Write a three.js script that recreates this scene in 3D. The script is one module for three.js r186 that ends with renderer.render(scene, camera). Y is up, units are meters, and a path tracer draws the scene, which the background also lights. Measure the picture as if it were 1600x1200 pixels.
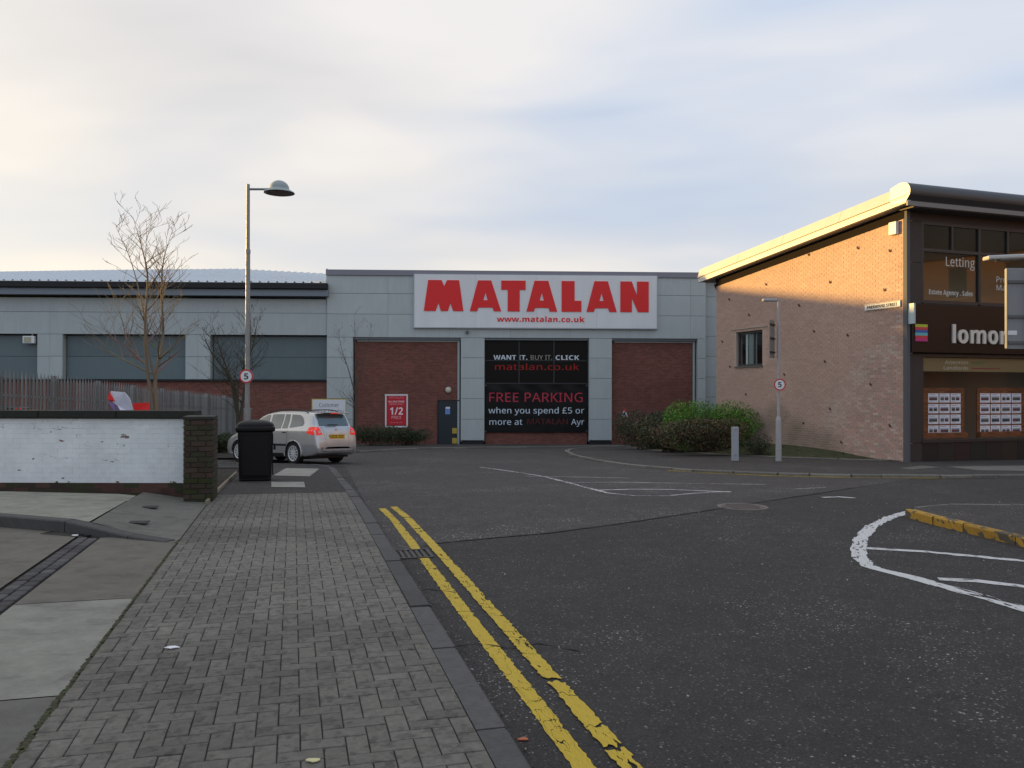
import * as THREE from 'three';
import { mergeGeometries } from 'three/addons/utils/BufferGeometryUtils.js';
import { RoundedBoxGeometry } from 'three/addons/geometries/RoundedBoxGeometry.js';
import { FontLoader } from 'three/addons/loaders/FontLoader.js';
import { TextGeometry } from 'three/addons/geometries/TextGeometry.js';

// ---------------------------------------------------------------- camera, sky, sun, exposure
const scene = new THREE.Scene();
const FOCAL = 1294;                                   // focal length in photo pixels (1600 x 1200)
const camera = new THREE.PerspectiveCamera(2 * Math.atan(600 / FOCAL) * 180 / Math.PI, 1024 / 768, 0.05, 3000);
camera.position.set(0, 1.6, 0);
camera.rotation.set(Math.atan(7 / FOCAL), 0, 0.002);
camera.updateMatrixWorld(true);
const renderer = new THREE.WebGLRenderer({ antialias: true });
renderer.setSize(1024, 768);
renderer.toneMapping = THREE.LinearToneMapping;
renderer.toneMappingExposure = 1.65;
renderer.shadowMap.enabled = true;

const SUN_DIR = new THREE.Vector3(-0.906, 0.0735, -0.423).normalize();   // towards the sun: low, far left, a little ahead
const sun = new THREE.DirectionalLight(new THREE.Color().setRGB(1, 0.6, 0.15), 5);
sun.name = 'sun';
sun.position.copy(SUN_DIR).multiplyScalar(150).add(new THREE.Vector3(0, 0, -20));
sun.target.position.set(0, 0, -20);
sun.castShadow = true;
sun.shadow.radius = 1.3;
sun.shadow.mapSize.set(4096, 4096);
Object.assign(sun.shadow.camera, { left: -80, right: 80, top: 60, bottom: -60, near: 1, far: 400 });
scene.add(sun, sun.target);

// seeded random and lattice noise
function rng(seed) { let a = seed >>> 0; return () => { a |= 0; a = a + 0x6D2B79F5 | 0; let t = Math.imul(a ^ a >>> 15, 1 | a); t = t + Math.imul(t ^ t >>> 7, 61 | t) ^ t; return ((t ^ t >>> 14) >>> 0) / 4294967296; }; }
function hash(x, y, s) { let h = Math.imul(x, 374761393) ^ Math.imul(y, 668265263) ^ Math.imul(s, 1274126177); h = Math.imul(h ^ h >>> 13, 1274126177); return ((h ^ h >>> 16) >>> 0) / 4294967296; }
function vnoise(x, y, s = 0, per = 0) {
  const xi = Math.floor(x), yi = Math.floor(y), fx = x - xi, fy = y - yi, w = (v) => per ? ((v % per) + per) % per : v;
  const u = fx * fx * (3 - 2 * fx), v = fy * fy * (3 - 2 * fy);
  const a = hash(w(xi), w(yi), s), b = hash(w(xi + 1), w(yi), s), c = hash(w(xi), w(yi + 1), s), d = hash(w(xi + 1), w(yi + 1), s);
  return a + (b - a) * u + (c - a) * v + (a - b - c + d) * u * v;
}
function fbm(x, y, s = 0, oct = 4, per = 0) { let r = 0, a = 0.5, n = 0; for (let i = 0; i < oct; i++) { r += a * vnoise(x, y, s + i * 17, per); n += a; a *= 0.5; x *= 2; y *= 2; per *= 2; } return r / n; }
const clamp = (v, a = 0, b = 1) => Math.min(b, Math.max(a, v)), lerp = (a, b, t) => a + (b - a) * t;
const sstep = (a, b, v) => { const t = clamp((v - a) / (b - a)); return t * t * (3 - 2 * t); };
const s2l = (c) => c <= 0.04045 ? c / 12.92 : Math.pow((c + 0.055) / 1.055, 2.4);
const L = (r, g, b) => [s2l(r / 255), s2l(g / 255), s2l(b / 255)];

// the sky: thin high cloud, warm towards the low sun on the left, blue gaps to the right
function makeSky() {
  const W = 1536, H = 768, data = new Float32Array(W * H * 4);
  const sunAz = Math.atan2(SUN_DIR.x, -SUN_DIR.z);
  const cloudHi = L(191, 190, 191), cloudMid = L(162, 165, 172), blue = L(122, 152, 187), cream = L(214, 199, 174), pale = L(190, 188, 185);
  for (let j = 0; j < H; j++) {
    const el = ((j + 0.5) / H - 0.5) * Math.PI;
    for (let i = 0; i < W; i++) {
      const th = ((i + 0.5) / W - 0.5) * 2 * Math.PI, dx = Math.cos(th), dz = Math.sin(th);
      let az = Math.atan2(dx, -dz);
      let da = az - sunAz; if (da > Math.PI) da -= 2 * Math.PI; if (da < -Math.PI) da += 2 * Math.PI;
      const e = Math.max(el, 0), k = 1 / (Math.sin(e) + 0.16);      // clouds lie on a flat layer
      const px = dx * Math.cos(e) * k, pz = dz * Math.cos(e) * k;
      const wx = fbm(px * 0.8, pz * 0.8, 15, 3) - 0.5, streak = fbm(px * 0.8 + pz * 0.3 + 7 + wx, pz * 1.7 - px * 0.35 + 3 + wx, 5, 5), soft = fbm(px * 0.55 + 3.4, pz * 0.75 + 31 + wx * 0.6, 9, 5);
      const away = clamp(Math.abs(da) / 2.2);
      let cover = clamp(0.8 - 0.5 * sstep(0.4, 0.68, away) + 0.35 * sstep(0.75, 1, away) + (soft - 0.5) * 2.6 + (streak - 0.5) * 0.7);
      cover = lerp(cover, 0.85, sstep(0.13, 0.0, e) * 0.8);
      const lit = clamp(0.58 + (streak - 0.5) * 1.9 + (soft - 0.5) * 0.8);
      const up = sstep(0.02, 0.36, e), warm = Math.exp(-(da * da) / (2 * 0.42 * 0.42)) * Math.exp(-e / 0.3), warmW = Math.exp(-(da * da) / (2 * 0.8 * 0.8)) * Math.exp(-e / 0.24);
      for (let c = 0; c < 3; c++) {
        let v = lerp(blue[c], lerp(cloudMid[c], cloudHi[c], lit), cover);
        v = lerp(v, pale[c], (1 - up) * 0.55);
        v = lerp(v, cream[c], clamp(warmW * 0.8));
        v += warm * [0.42, 0.33, 0.16][c];
        if (el < 0) v *= lerp(1, 0.25, sstep(0, -0.1, el));
        data[(j * W + i) * 4 + c] = v;
      }
      data[(j * W + i) * 4 + 3] = 1;
    }
  }
  const t = new THREE.DataTexture(data, W, H, THREE.RGBAFormat, THREE.FloatType);
  t.mapping = THREE.EquirectangularReflectionMapping; t.magFilter = THREE.LinearFilter; t.minFilter = THREE.LinearFilter; t.needsUpdate = true;
  return t;
}
const skyTexture = makeSky();
scene.background = skyTexture;
scene.environment = skyTexture;

// ---------------------------------------------------------------- helpers
// height of the footways: level near the camera, falling 4 % beyond 12 m; the road lies ROAD below
const ROAD = -0.07;
function G(x, z) { const d = Math.min(-z, 58); const q = d - 12; return -0.04 * (q + Math.sqrt(q * q + 3)) / 2; }
function ray(px, py) { return new THREE.Vector3((px - 800) / FOCAL, (600 - py) / FOCAL, -1).applyEuler(camera.rotation); }
function at(px, py, d) { const r = ray(px, py); return r.multiplyScalar(d / -r.z).add(camera.position); }     // point on a pixel's ray at depth d
function onGround(px, py, off = 0) {                                                                          // where a pixel's ray meets the ground
  const r = ray(px, py); let lo = 1, hi = 90;
  for (let i = 0; i < 50; i++) { const m = (lo + hi) / 2, t = m / -r.z; if (camera.position.y + r.y * t > G(0, -m) + off) lo = m; else hi = m; }
  return r.multiplyScalar(lo / -r.z).add(camera.position);
}
const used = {};
function numbered(n) { const k = used[n] = (used[n] ?? -1) + 1; return k ? n + '_' + String(k).padStart(3, '0') : n; }
function shade(o) { o.traverse((m) => { if (m.isMesh) { m.castShadow = true; m.receiveShadow = true; } }); return o; }
function thing(name, label, category, pos = [0, 0, 0], turn = 0, group) {
  const o = new THREE.Group(); o.name = numbered(name); o.position.set(...pos); o.rotation.y = turn;
  o.userData = { label, category }; if (group) o.userData.group = group;
  scene.add(o); return o;
}
function tagMesh(m, label, category, group) { m.name = numbered(m.name); m.userData.label = label; m.userData.category = category; if (group) m.userData.group = group; return m; }
function structure(o) { o.name = numbered(o.name); o.userData.kind = 'structure'; scene.add(o); return o; }
function part(name, geo, material, parent, pos, rot) {
  const g = Array.isArray(geo) ? merge(geo) : geo;
  const m = new THREE.Mesh(g, material); m.name = name; if (pos) m.position.set(...pos); if (rot) m.rotation.set(...rot);
  parent.add(m); return m;
}
function merge(list) {
  return mergeGeometries(list.map((g) => { g = g.index ? g.toNonIndexed() : g; for (const k of Object.keys(g.attributes)) if (!['position', 'normal', 'uv'].includes(k)) g.deleteAttribute(k); if (!g.attributes.uv) g.setAttribute('uv', new THREE.BufferAttribute(new Float32Array(g.attributes.position.count * 2), 2)); return g; }), false);
}
// uv in metres from the position, by the way each face points
function metric(geo, s = 1, ou = 0, ov = 0) {
  const g = geo.index ? geo.toNonIndexed() : geo, p = g.attributes.position, n = g.attributes.normal, uv = new Float32Array(p.count * 2);
  for (let i = 0; i < p.count; i++) {
    const ax = Math.abs(n.getX(i)), ay = Math.abs(n.getY(i)), az = Math.abs(n.getZ(i)); let u, v;
    if (ay >= ax && ay >= az) { u = p.getX(i); v = p.getZ(i); } else if (ax >= az) { u = p.getZ(i); v = p.getY(i); } else { u = p.getX(i); v = p.getY(i); }
    uv[i * 2] = (u + ou) * s; uv[i * 2 + 1] = (v + ov) * s;
  }
  g.setAttribute('uv', new THREE.BufferAttribute(uv, 2)); return g;
}
function box(w, h, d, x = 0, y = 0, z = 0) { return new THREE.BoxGeometry(w, h, d).translate(x, y, z); }
function rbox(w, h, d, r, x = 0, y = 0, z = 0, seg = 2) { return new RoundedBoxGeometry(w, h, d, seg, r).translate(x, y, z); }
function cyl(r0, r1, h, x = 0, y = 0, z = 0, seg = 16) { return new THREE.CylinderGeometry(r1, r0, h, seg).translate(x, y + h / 2, z); }
function extr(pts, depth, bevel = 0) {
  const s = new THREE.Shape(pts.map((p) => new THREE.Vector2(p[0], p[1])));
  return new THREE.ExtrudeGeometry(s, { depth, bevelEnabled: bevel > 0, bevelSize: bevel, bevelThickness: bevel, bevelSegments: 2, steps: 1 });
}
// collects quads, boxes and tubes with a colour for each into one geometry
class MB {
  constructor() { this.p = []; this.n = []; this.u = []; this.c = []; this.i = []; }
  vert(p, n, u, c) { this.p.push(...p); this.n.push(...n); this.u.push(...u); this.c.push(...c); return this.p.length / 3 - 1; }
  quad(a, b, c, d, col = [1, 1, 1], uv) {
    const ux = b[0] - a[0], uy = b[1] - a[1], uz = b[2] - a[2], vx = d[0] - a[0], vy = d[1] - a[1], vz = d[2] - a[2];
    let n = [uy * vz - uz * vy, uz * vx - ux * vz, ux * vy - uy * vx]; const l = Math.hypot(...n) || 1; n = n.map((q) => q / l);
    uv = uv ?? [[0, 0], [1, 0], [1, 1], [0, 1]];
    const k = [a, b, c, d].map((q, i) => this.vert(q, n, uv[i], col));
    this.i.push(k[0], k[1], k[2], k[0], k[2], k[3]);
  }
  tube(pts, rad, sides = 5, col = [1, 1, 1]) {
    let prev = null, len = 0; const up = new THREE.Vector3(0.31, 0.2, 0.93), t = new THREE.Vector3(), a = new THREE.Vector3(), b = new THREE.Vector3();
    for (let k = 0; k < pts.length; k++) {
      t.subVectors(pts[Math.min(k + 1, pts.length - 1)], pts[Math.max(k - 1, 0)]).normalize();
      if (k) len += pts[k].distanceTo(pts[k - 1]);
      a.crossVectors(up, t).normalize(); b.crossVectors(t, a);
      const ring = [];
      for (let s = 0; s <= sides; s++) { const w = s / sides * Math.PI * 2, cx = Math.cos(w), sy = Math.sin(w); const n = [a.x * cx + b.x * sy, a.y * cx + b.y * sy, a.z * cx + b.z * sy]; ring.push(this.vert([pts[k].x + n[0] * rad[k], pts[k].y + n[1] * rad[k], pts[k].z + n[2] * rad[k]], n, [s / sides, len], col)); }
      if (prev) for (let s = 0; s < sides; s++) this.i.push(prev[s], prev[s + 1], ring[s + 1], prev[s], ring[s + 1], ring[s]);
      prev = ring;
    }
  }
  geo() {
    const g = new THREE.BufferGeometry();
    g.setAttribute('position', new THREE.Float32BufferAttribute(this.p, 3)); g.setAttribute('normal', new THREE.Float32BufferAttribute(this.n, 3));
    g.setAttribute('uv', new THREE.Float32BufferAttribute(this.u, 2)); g.setAttribute('color', new THREE.Float32BufferAttribute(this.c, 3)); g.setIndex(this.i); return g;
  }
}
// ---------------------------------------------------------------- textures and materials
function tex(w, h, fn, { srgb = true, rx = 1, ry = 1 } = {}) {
  const d = new Uint8Array(w * h * 4);
  for (let y = 0; y < h; y++) for (let x = 0; x < w; x++) { const c = fn(x, y), k = (y * w + x) * 4; for (let q = 0; q < 3; q++) d[k + q] = clamp(Math.round(c[q]), 0, 255); d[k + 3] = 255; }
  const t = new THREE.DataTexture(d, w, h, THREE.RGBAFormat); t.wrapS = t.wrapT = THREE.RepeatWrapping; t.magFilter = THREE.LinearFilter; t.minFilter = THREE.LinearFilter;
  if (srgb) t.colorSpace = THREE.SRGBColorSpace; t.repeat.set(rx, ry); t.needsUpdate = true; return t;
}
const grey = (v) => [v, v, v];
// asphalt: 5 m tile, chips of stone in dark binder
const asphaltTex = (() => {
  const N = 1024, chips = new Float32Array(N * N), r = rng(11);
  for (let k = 0; k < 110000; k++) { const x = r() * N | 0, y = r() * N | 0, v = (r() ** 3) * 140 * (r() < 0.7 ? 1 : -0.4), s = r() < 0.05 ? 3 : r() < 0.35 ? 2 : 1; for (let a = 0; a < s; a++) for (let b = 0; b < s; b++) chips[((y + a) % N) * N + (x + b) % N] += v; }
  return tex(N, N, (x, y) => { const n = fbm(x / 32, y / 32, 3, 4, 32), w = hash(x, y, 77); const patch = sstep(0.5, 0.72, fbm(x / 128, y / 128, 8, 3, 8)); const v = 66 + (n - 0.5) * 18 + (w - 0.5) * 34 + chips[y * N + x] * (0.65 + patch * 0.5) - (1 - patch) * 3; return [v * 1.0, v * 0.975, v * 0.95]; }, { rx: 0.2, ry: 0.2 });
})();
const grainTex = tex(512, 512, (x, y) => { const v = 238 + (fbm(x / 16, y / 16, 21, 4, 32) - 0.5) * 54 + (hash(x, y, 5) - 0.5) * 30; return [v, v * 0.995, v * 0.985]; });
const concreteTex = tex(1024, 1024, (x, y) => { const n = fbm(x / 64, y / 64, 31, 5, 16), m = fbm(x / 12, y / 12, 33, 3, 0), st = sstep(0.55, 0.75, fbm(x / 100, y / 40, 35, 4)); const v = 236 + (n - 0.5) * 46 + (m - 0.5) * 24 + (hash(x, y, 6) - 0.5) * 26 - st * 22; return [v, v * 0.995, v * 0.975]; }, { rx: 0.4, ry: 0.4 });
const streakTex = tex(512, 512, (x, y) => { const v = 246 + (fbm(x / 10, y / 120, 41, 4) - 0.5) * 9 + (fbm(x / 60, y / 60, 42, 3, 0) - 0.5) * 9; return grey(v); }, { rx: 0.35, ry: 0.2 });
const woodTex = tex(512, 256, (x, y) => { const g = fbm(x / 160, y / 9, 51, 4), v = 150 + (g - 0.5) * 120 + (hash(x >> 2, y, 9) - 0.5) * 14; return [v, v * 0.66, v * 0.4]; });
const bumpTex = tex(512, 512, (x, y) => grey(128 + (fbm(x / 8, y / 8, 61, 4, 64) - 0.5) * 160 + (hash(x, y, 62) - 0.5) * 60), { srgb: false });
const roadBump = bumpTex.clone(); roadBump.repeat.set(2, 2);
function mat(rgb, rough = 0.8, o = {}) { const m = new THREE.MeshStandardMaterial({ roughness: rough, metalness: 0, ...o }); m.color.setRGB(...rgb); return m; }
function pmat(rgb, rough = 0.5, o = {}) { const m = new THREE.MeshPhysicalMaterial({ roughness: rough, ...o }); m.color.setRGB(...rgb); return m; }
const M = {
  road: mat([0.62, 0.6, 0.585], 0.9, { map: asphaltTex, vertexColors: true, bumpMap: roadBump, bumpScale: 0.006, side: THREE.DoubleSide }),
  concrete: mat([0.345, 0.342, 0.312], 0.9, { map: concreteTex, vertexColors: true, bumpMap: bumpTex, bumpScale: 0.002, side: THREE.DoubleSide }),
  granite: mat([0.074, 0.073, 0.073], 0.8, { map: grainTex, bumpMap: bumpTex, bumpScale: 0.006 }),
  panel: mat([0.5, 0.555, 0.55], 0.42, { map: streakTex }),
  panelDark: mat([0.14, 0.19, 0.2], 0.45, { map: streakTex }),
  trimDark: mat([0.016, 0.015, 0.016], 0.7),
  trimBlue: mat([0.2, 0.24, 0.28], 0.45),
  coping: mat([0.24, 0.24, 0.28], 0.5),
  roofMetal: mat([0.62, 0.66, 0.69], 0.6, { metalness: 0.1 }),
  brickwork: mat([1, 1, 1], 0.9, { vertexColors: true, map: grainTex }),
  mortar: mat([0.2, 0.17, 0.15], 0.95),
  mortarBuff: mat([0.5, 0.375, 0.315], 0.95),
  white: mat([0.78, 0.79, 0.8], 0.5),
  red: mat([0.82, 0.012, 0.013], 0.45),
  galv: mat([0.33, 0.345, 0.345], 0.5, { metalness: 0.45, map: grainTex }),
  black: mat([0.012, 0.012, 0.013], 0.45),
  glass: pmat([0.9, 0.95, 0.95], 0.02, { transmission: 1, thickness: 0, ior: 1.5 }),
  soil: mat([0.045, 0.036, 0.026], 1, { map: concreteTex, bumpMap: bumpTex, bumpScale: 0.03 }),
  grass: mat([0.07, 0.085, 0.035], 1, { map: concreteTex, bumpMap: bumpTex, bumpScale: 0.03 }),
};
function canvasTex(w, h, draw) { const c = document.createElement('canvas'); c.width = w; c.height = h; const g = c.getContext('2d'); draw(g, w, h); const t = new THREE.CanvasTexture(c); t.colorSpace = THREE.SRGBColorSpace; t.magFilter = THREE.LinearFilter; return t; }
const fontBold = await new FontLoader().loadAsync('fonts/droid/droid_sans_bold.typeface.json');
const fontRegular = await new FontLoader().loadAsync('fonts/droid/droid_sans_regular.typeface.json');
// text fitted into x0..x1 with its capitals h tall, standing on y0
function textGeo(s, font, x0, x1, y0, h, depth) {
  const g = new TextGeometry(s, { font, size: 1, depth: 0.1, curveSegments: 5, bevelEnabled: false }); g.computeBoundingBox(); const b = g.boundingBox;
  const cap = new TextGeometry('H', { font, size: 1, depth: 0.1 }); cap.computeBoundingBox();
  const sx = (x1 - x0) / (b.max.x - b.min.x), sy = h / cap.boundingBox.max.y;
  return g.translate(-b.min.x, 0, 0).scale(sx, sy, depth / 0.1).translate(x0, y0, 0);
}
// ---------------------------------------------------------------- ground
function tri2(contour) { const v = contour.map((p) => new THREE.Vector2(p[0], p[1])); return THREE.ShapeUtils.triangulateShape(v, []).map((f) => f.map((i) => contour[i])); }
// a sheet that follows the ground inside an outline of [x, z] points
function sheet(name, outline, height, material, tint, maxEdge = 1) {
  const pos = [], col = [], uv = [];
  const put = (a, b, c) => {
    const e = [[a, b], [b, c], [c, a]].map(([p, q]) => Math.hypot(p[0] - q[0], p[1] - q[1])), m = Math.max(...e);
    if (m > maxEdge * (1 + 0.04 * Math.max(0, -(a[1] + 30)))) { const k = e.indexOf(m), t = [a, b, c], p = t[k], q = t[(k + 1) % 3], r = t[(k + 2) % 3], h = [(p[0] + q[0]) / 2, (p[1] + q[1]) / 2]; put(p, h, r); put(h, q, r); return; }
    if ((b[0] - a[0]) * (c[1] - a[1]) - (b[1] - a[1]) * (c[0] - a[0]) > 0) [b, c] = [c, b];
    for (const p of [a, b, c]) { pos.push(p[0], height(p[0], p[1]), p[1]); uv.push(p[0], p[1]); const t = tint ? tint(p[0], p[1]) : 1; col.push(...(Array.isArray(t) ? t : [t, t, t])); }
  };
  for (const t of tri2(outline)) put(...t);
  const g = new THREE.BufferGeometry(); g.setAttribute('position', new THREE.Float32BufferAttribute(pos, 3)); g.setAttribute('uv', new THREE.Float32BufferAttribute(uv, 2)); g.setAttribute('color', new THREE.Float32BufferAttribute(col, 3));
  g.computeVertexNormals();
  const m = new THREE.Mesh(g, material); m.name = name; return m;
}
const px2 = (list, off = 0) => list.map(([x, y]) => { const p = onGround(x, y, off); return [p.x, p.z]; });
const patchy = (s, lo, hi, sc = 0.35) => (x, z) => lerp(lo, hi, fbm(x * sc + 50, z * sc + 50, s, 4));

// the road: one sheet out to the horizon
const road = (() => {
  const xs = [], zs = [];
  for (let x = -400; x <= 400;) { xs.push(x); x += Math.abs(x) < 16 ? 0.7 : Math.abs(x) < 40 ? 4 : 40; }
  for (let z = 120; z >= -420;) { zs.push(z); z -= z > 10 ? 20 : z > -45 ? 0.7 : z > -70 ? 2 : 50; }
  const pos = [], uv = [], col = [], idx = [];
  for (const z of zs) for (const x of xs) { pos.push(x, G(x, z) + ROAD, z); uv.push(x, z); const t = lerp(0.7, 1.22, fbm(x * 0.45 + 9, z * 0.3 + 4, 71, 4)); col.push(t, t * 0.99, t * 0.985); }
  const n = xs.length; for (let j = 0; j + 1 < zs.length; j++) for (let i = 0; i + 1 < n; i++) { const a = j * n + i; idx.push(a, a + 1, a + n + 1, a, a + n + 1, a + n); }
  const g = new THREE.BufferGeometry(); g.setAttribute('position', new THREE.Float32BufferAttribute(pos, 3)); g.setAttribute('uv', new THREE.Float32BufferAttribute(uv, 2)); g.setAttribute('color', new THREE.Float32BufferAttribute(col, 3)); g.setIndex(idx); g.computeVertexNormals();
  const m = new THREE.Mesh(g, M.road); m.name = 'road'; return structure(m);
})();
// older, paler asphalt beyond the joint across the junction
part('road_joint_seal', ribbonGeo(px2([[676, 850], [760, 842], [860, 833], [980, 817], [1100, 799], [1200, 783], [1280, 771], [1330, 763]], ROAD), 0.045, ROAD + 0.008, 0.12, 0.014), mat([0.026, 0.025, 0.024], 0.9, { alphaMap: wornTex(41, 0.47, false), alphaTest: 0.5 }), road);
{
  const seam = [[604, 868], [676, 850], [760, 842], [860, 833], [980, 817], [1100, 799], [1200, 783], [1280, 771], [1330, 763], [1420, 750], [1420, 744], [1200, 738], [1100, 734], [980, 724], [900, 711], [888, 705], [900, 699], [960, 697], [700, 699], [560, 706], [330, 700], [200, 712], [300, 724], [540, 729], [552, 752], [572, 790]];
  const older = sheet('older_road', px2(seam, ROAD), (x, z) => G(x, z) + ROAD + 0.004, M.road, (x, z) => { const t = lerp(1.3, 1.8, fbm(x * 0.4 + 2, z * 0.4 + 8, 73, 4)); return [t, t * 0.97, t * 0.99]; }, 1);
  older.userData.kind = 'structure'; structure(older);
}
// a ribbon along [x, z] points, with ragged edges
function ribbonGeo(pts, width, off, step = 0.12, ragged = 0.012, seed = 1) {
  const r = rng(seed), P = []; let carry = 0;
  for (let k = 0; k + 1 < pts.length; k++) { const [a, b] = [pts[k], pts[k + 1]], l = Math.hypot(b[0] - a[0], b[1] - a[1]), n = Math.max(1, Math.round(l / step)); for (let i = 0; i < n; i++) P.push([lerp(a[0], b[0], i / n), lerp(a[1], b[1], i / n)]); }
  P.push(pts[pts.length - 1]);
  const pos = [], uv = [], idx = [];
  P.forEach((p, k) => {
    const a = P[Math.max(k - 1, 0)], b = P[Math.min(k + 1, P.length - 1)], l = Math.hypot(b[0] - a[0], b[1] - a[1]) || 1, nx = -(b[1] - a[1]) / l, nz = (b[0] - a[0]) / l;
    if (k) carry += Math.hypot(p[0] - P[k - 1][0], p[1] - P[k - 1][1]);
    for (const s of [-1, 1]) { const w = s * (width / 2 + (r() - 0.5) * 2 * ragged), x = p[0] + nx * w, z = p[1] + nz * w; pos.push(x, G(x, z) + off, z); uv.push(carry, s * 0.5 + 0.5); }
    if (k) { const q = k * 2; idx.push(q - 2, q - 1, q + 1, q - 2, q + 1, q); }
  });
  const g = new THREE.BufferGeometry(); g.setAttribute('position', new THREE.Float32BufferAttribute(pos, 3)); g.setAttribute('uv', new THREE.Float32BufferAttribute(uv, 2)); g.setIndex(idx); g.computeVertexNormals();
  if (g.attributes.normal.getY(0) < 0) { for (let i = 0; i < idx.length; i += 3) [idx[i + 1], idx[i + 2]] = [idx[i + 2], idx[i + 1]]; g.setIndex(idx); g.computeVertexNormals(); }
  return g;
}
// worn paint: holes and cracks
function wornTex(seed, wear, cracks) {
  return tex(1024, 64, (x, y) => {
    const e = Math.min(y, 63 - y) / 32, n = fbm(x / 14, y / 9, seed, 4), big = fbm(x / 90, y / 40, seed + 3, 3);
    let a = n + (e < 0.3 ? (0.3 - e) * -0.55 : 0) > wear + (big - 0.5) * 0.7 ? 255 : 0;
    if (cracks) { const w = Math.abs(fbm(x / 22, y / 22, seed + 7, 2) - 0.5), m = sstep(0.45, 0.6, fbm(x / 120, 0, seed + 9, 2)); const tr = Math.abs(vnoise(x / 30 + 0.6 * fbm(x / 20, y / 20, seed + 5, 2), 0.5, seed + 4) - 0.5); if (w < 0.011 * m + 0.002 || tr < 0.006) a = 0; }
    return grey(a);
  }, { srgb: false, rx: 0.16, ry: 1 });
}
const worn = (rgb, t) => mat(rgb, 0.75, { alphaMap: t, alphaTest: 0.5, side: THREE.DoubleSide, map: grainTex });
const yellowA = worn([0.6, 0.42, 0.028], wornTex(3, 0.14, true)), yellowB = worn([0.6, 0.42, 0.028], wornTex(8, 0.25, true)), whiteA = worn([0.68, 0.68, 0.68], wornTex(14, 0.34, false)), whiteB = worn([0.55, 0.55, 0.55], wornTex(19, 0.47, false));
// the frame of the left footway: u across it (0 at the kerb's inner edge), v along it
const PV = (u, v) => [-0.0567 + u * 0.9668 - v * 0.2556, -3.49 - u * 0.2556 - v * 0.9668];
const LINE = ROAD + 0.005, LINE2 = ROAD + 0.009;
part('yellow_line', ribbonGeo([PV(0.41, -10), PV(0.41, 4.75)], 0.102, LINE, 0.03, 0.006, 4), yellowA, road);
part('yellow_line', ribbonGeo([PV(0.41, 5.15), PV(0.41, 7.2), PV(0.38, 8.35)], 0.1, LINE2, 0.03, 0.005, 5), yellowA, road);
part('yellow_line', ribbonGeo([PV(0.61, -10), PV(0.61, 5.3), PV(0.6, 7.4), PV(0.56, 8.5)], 0.1, LINE2, 0.03, 0.007, 6), yellowB, road);
// worn hatching in the middle of the junction
for (const [l, w, m] of [[[[748, 730], [800, 737], [850, 745], [900, 758], [950, 771], [990, 775], [1040, 775.5], [1090, 771], [1142, 768.5]], 0.1, whiteB], [[[818, 744.5], [880, 745.5], [985, 747.5]], 0.09, whiteB], [[[880, 754.5], [960, 754], [1060, 755.5], [1195, 757.5]], 0.09, whiteB], [[[936, 766.5], [990, 765], [1050, 765.5], [1142, 769.5]], 0.1, whiteA], [[[1285, 778], [1310, 777], [1335, 779]], 0.12, whiteA], [[[1240, 765], [1290, 762]], 0.08, whiteB]])
  part('white_line', ribbonGeo(px2(l, ROAD), w, LINE2, 0.12, 0.012, l[0][0]), m, road);
// hatched nose round the traffic island
for (const [l, w] of [[[[1424, 799], [1392, 808], [1362, 823], [1345, 842], [1341, 858], [1344, 872], [1358, 885], [1385, 893], [1425, 903], [1480, 918], [1540, 934], [1600, 952], [1760, 1003]], 0.15], [[[1352, 857], [1440, 862], [1600, 877], [1800, 898]], 0.12], [[[1466, 905], [1530, 909], [1600, 917], [1800, 942]], 0.13], [[[1530, 789.5], [1610, 791.5], [1760, 795]], 0.08]])
  part('white_line', ribbonGeo(px2(l, ROAD), w, LINE, 0.12, 0.01, l[0][0]), whiteA, road);
// edge lines along the far kerb
part('white_line', ribbonGeo(px2([[886, 704], [893, 711], [925, 719.5], [980, 727], [1045, 733.5]], ROAD), 0.2, LINE2, 0.2, 0.01, 31), whiteA, road);
part('yellow_line', ribbonGeo(px2([[1045, 735.5], [1110, 739.5], [1200, 743.5], [1300, 746], [1450, 747.5], [1600, 746], [1760, 743]], ROAD), 0.22, LINE2, 0.2, 0.01, 32), yellowA, road);

// ---- kerbs: every stone a piece
function kerbGeo(a, b, nx, nz, w, top, ya, yb) {
  const sec = [[0, -0.2], [0, top], [w - 0.014, top], [w, top - 0.014], [w, -0.2]], mb = new MB(), P = (e, s) => { const p = e ? b : a, y = e ? yb : ya; return [p[0] + nx * s[0], y + s[1], p[1] + nz * s[0]]; };
  const uvOf = (p) => [p[0] + p[1], p[2] + p[1] * 0.6];
  for (let k = 0; k < 4; k++) { const q = [P(0, sec[k]), P(1, sec[k]), P(1, sec[k + 1]), P(0, sec[k + 1])]; mb.quad(...q, [1, 1, 1], q.map(uvOf)); }
  for (const e of [0, 1]) { const q = [P(e, sec[0]), P(e, sec[1]), P(e, sec[2]), P(e, sec[4])]; mb.quad(...q, [1, 1, 1], q.map(uvOf)); }
  const g = mb.geo(); g.deleteAttribute('color'); return g;
}
const kerbMats = [0.8, 0.95, 1.1, 1.28].map((k) => { const m = M.granite.clone(); m.side = THREE.DoubleSide; m.color.multiplyScalar(k); return m; });
const kerbPale = [0.9, 1.05, 1.2].map((k) => { const m = M.granite.clone(); m.side = THREE.DoubleSide; m.color.setRGB(0.17 * k, 0.165 * k, 0.15 * k); return m; });
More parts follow.
